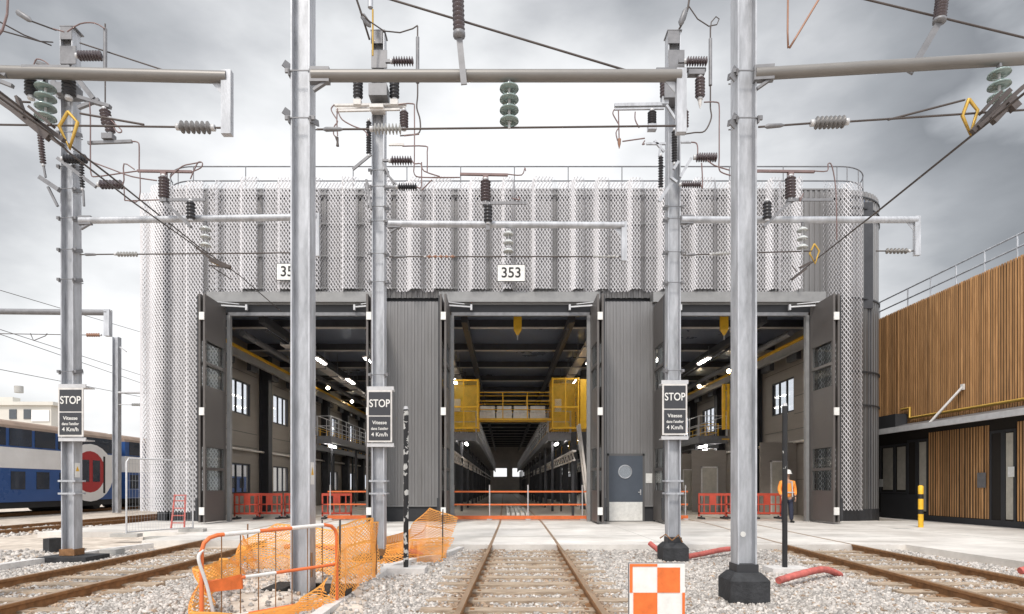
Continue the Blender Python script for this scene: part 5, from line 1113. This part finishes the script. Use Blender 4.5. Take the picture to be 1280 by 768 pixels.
# ------------------------------------------------------------------ world, sun, camera
w = bpy.data.worlds.new('World'); S.world = w; w.use_nodes = True; nt = w.node_tree; N = nt.nodes; L = nt.links; bg = N['Background']
sky = N.new('ShaderNodeTexSky'); sky.sky_type = 'NISHITA'; sky.sun_disc = False
EL, AZ = 52, 200
sky.sun_elevation = R(EL); sky.sun_rotation = R(AZ); sky.dust_density = 4; sky.air_density = 1.5
tc = N.new('ShaderNodeTexCoord'); nz = N.new('ShaderNodeTexNoise'); nz.inputs['Scale'].default_value = 2.2; nz.inputs['Detail'].default_value = 7; nz.inputs['Roughness'].default_value = .5
mp = N.new('ShaderNodeMapping'); mp.inputs['Scale'].default_value = (1,1,2.2); mp.inputs['Location'].default_value = (.6,.2,.35); L.new(tc.outputs['Generated'],mp.inputs[0]); L.new(mp.outputs[0],nz.inputs['Vector'])
dt = N.new('ShaderNodeVectorMath'); dt.operation = 'DOT_PRODUCT'; v = Vector((-.09,.99,.03)).normalized(); dt.inputs[1].default_value = v; L.new(tc.outputs['Generated'],dt.inputs[0])
ad = N.new('ShaderNodeMath'); ad.operation = 'MULTIPLY_ADD'; ad.inputs[1].default_value = .5; ad.inputs[2].default_value = .5; L.new(dt.outputs['Value'],ad.inputs[0])
nn = N.new('ShaderNodeMath'); nn.operation = 'MULTIPLY_ADD'; nn.inputs[1].default_value = .34; nn.inputs[2].default_value = -.175; L.new(nz.outputs[0],nn.inputs[0])
a2 = N.new('ShaderNodeMath'); a2.operation = 'ADD'; L.new(ad.outputs[0],a2.inputs[0]); L.new(nn.outputs[0],a2.inputs[1])
cr = N.new('ShaderNodeValToRGB'); e = cr.color_ramp.elements; e[0].position = 0; e[0].color = (.80,.82,.86,1); e[1].position = 1; e[1].color = (.70,.70,.705,1)
for p_,c_ in ((.55,(.82,.84,.87)),(.72,(.62,.64,.67)),(.80,(.17,.178,.19)),(.85,(.25,.26,.275)),(.89,(.38,.388,.402)),(.925,(.54,.548,.556)),(.955,(.65,.653,.66))):
    q_ = e.new(p_); q_.color = (*c_,1)
L.new(a2.outputs[0],cr.inputs[0])
sc_ = N.new('ShaderNodeVectorMath'); sc_.operation = 'SCALE'; sc_.inputs['Scale'].default_value = 11.5; L.new(cr.outputs[0],sc_.inputs[0])
mx = N.new('ShaderNodeMix'); mx.data_type = 'RGBA'; mx.inputs[0].default_value = .93; L.new(sky.outputs[0],mx.inputs[6]); L.new(sc_.outputs[0],mx.inputs[7]); L.new(mx.outputs[2],bg.inputs[0]); bg.inputs[1].default_value = .09
sun = bpy.data.lights.new('sun','SUN'); sun.energy = 1.5; sun.angle = R(10); sun.color = (1,.94,.86); so = bpy.data.objects.new('sun',sun); COL.objects.link(so)
d = Vector((math.sin(R(AZ))*math.cos(R(EL)), math.cos(R(AZ))*math.cos(R(EL)), math.sin(R(EL)))); so.rotation_euler = d.to_track_quat('Z','Y').to_euler(); so.location = (0,-20,30)
cam = bpy.data.cameras.new('camera'); co = bpy.data.objects.new('camera',cam); COL.objects.link(co); co.location = (0,0,H); co.rotation_euler = (R(90),0,0)
cam.sensor_width = 36; cam.lens = 36*F/1280; cam.shift_x = 10/1280; cam.shift_y = 224/1280; cam.clip_end = 2000; cam.clip_start = .05; S.camera = co
S.view_settings.view_transform = 'Standard'; S.view_settings.look = 'None'; S.view_settings.gamma = 1; S.view_settings.use_curve_mapping = False; S.view_settings.exposure = .68
S.cycles.max_bounces = 6; S.cycles.transparent_max_bounces = 12; S.cycles.use_denoising = True; S.cycles.caustics_reflective = False; S.cycles.caustics_refractive = False
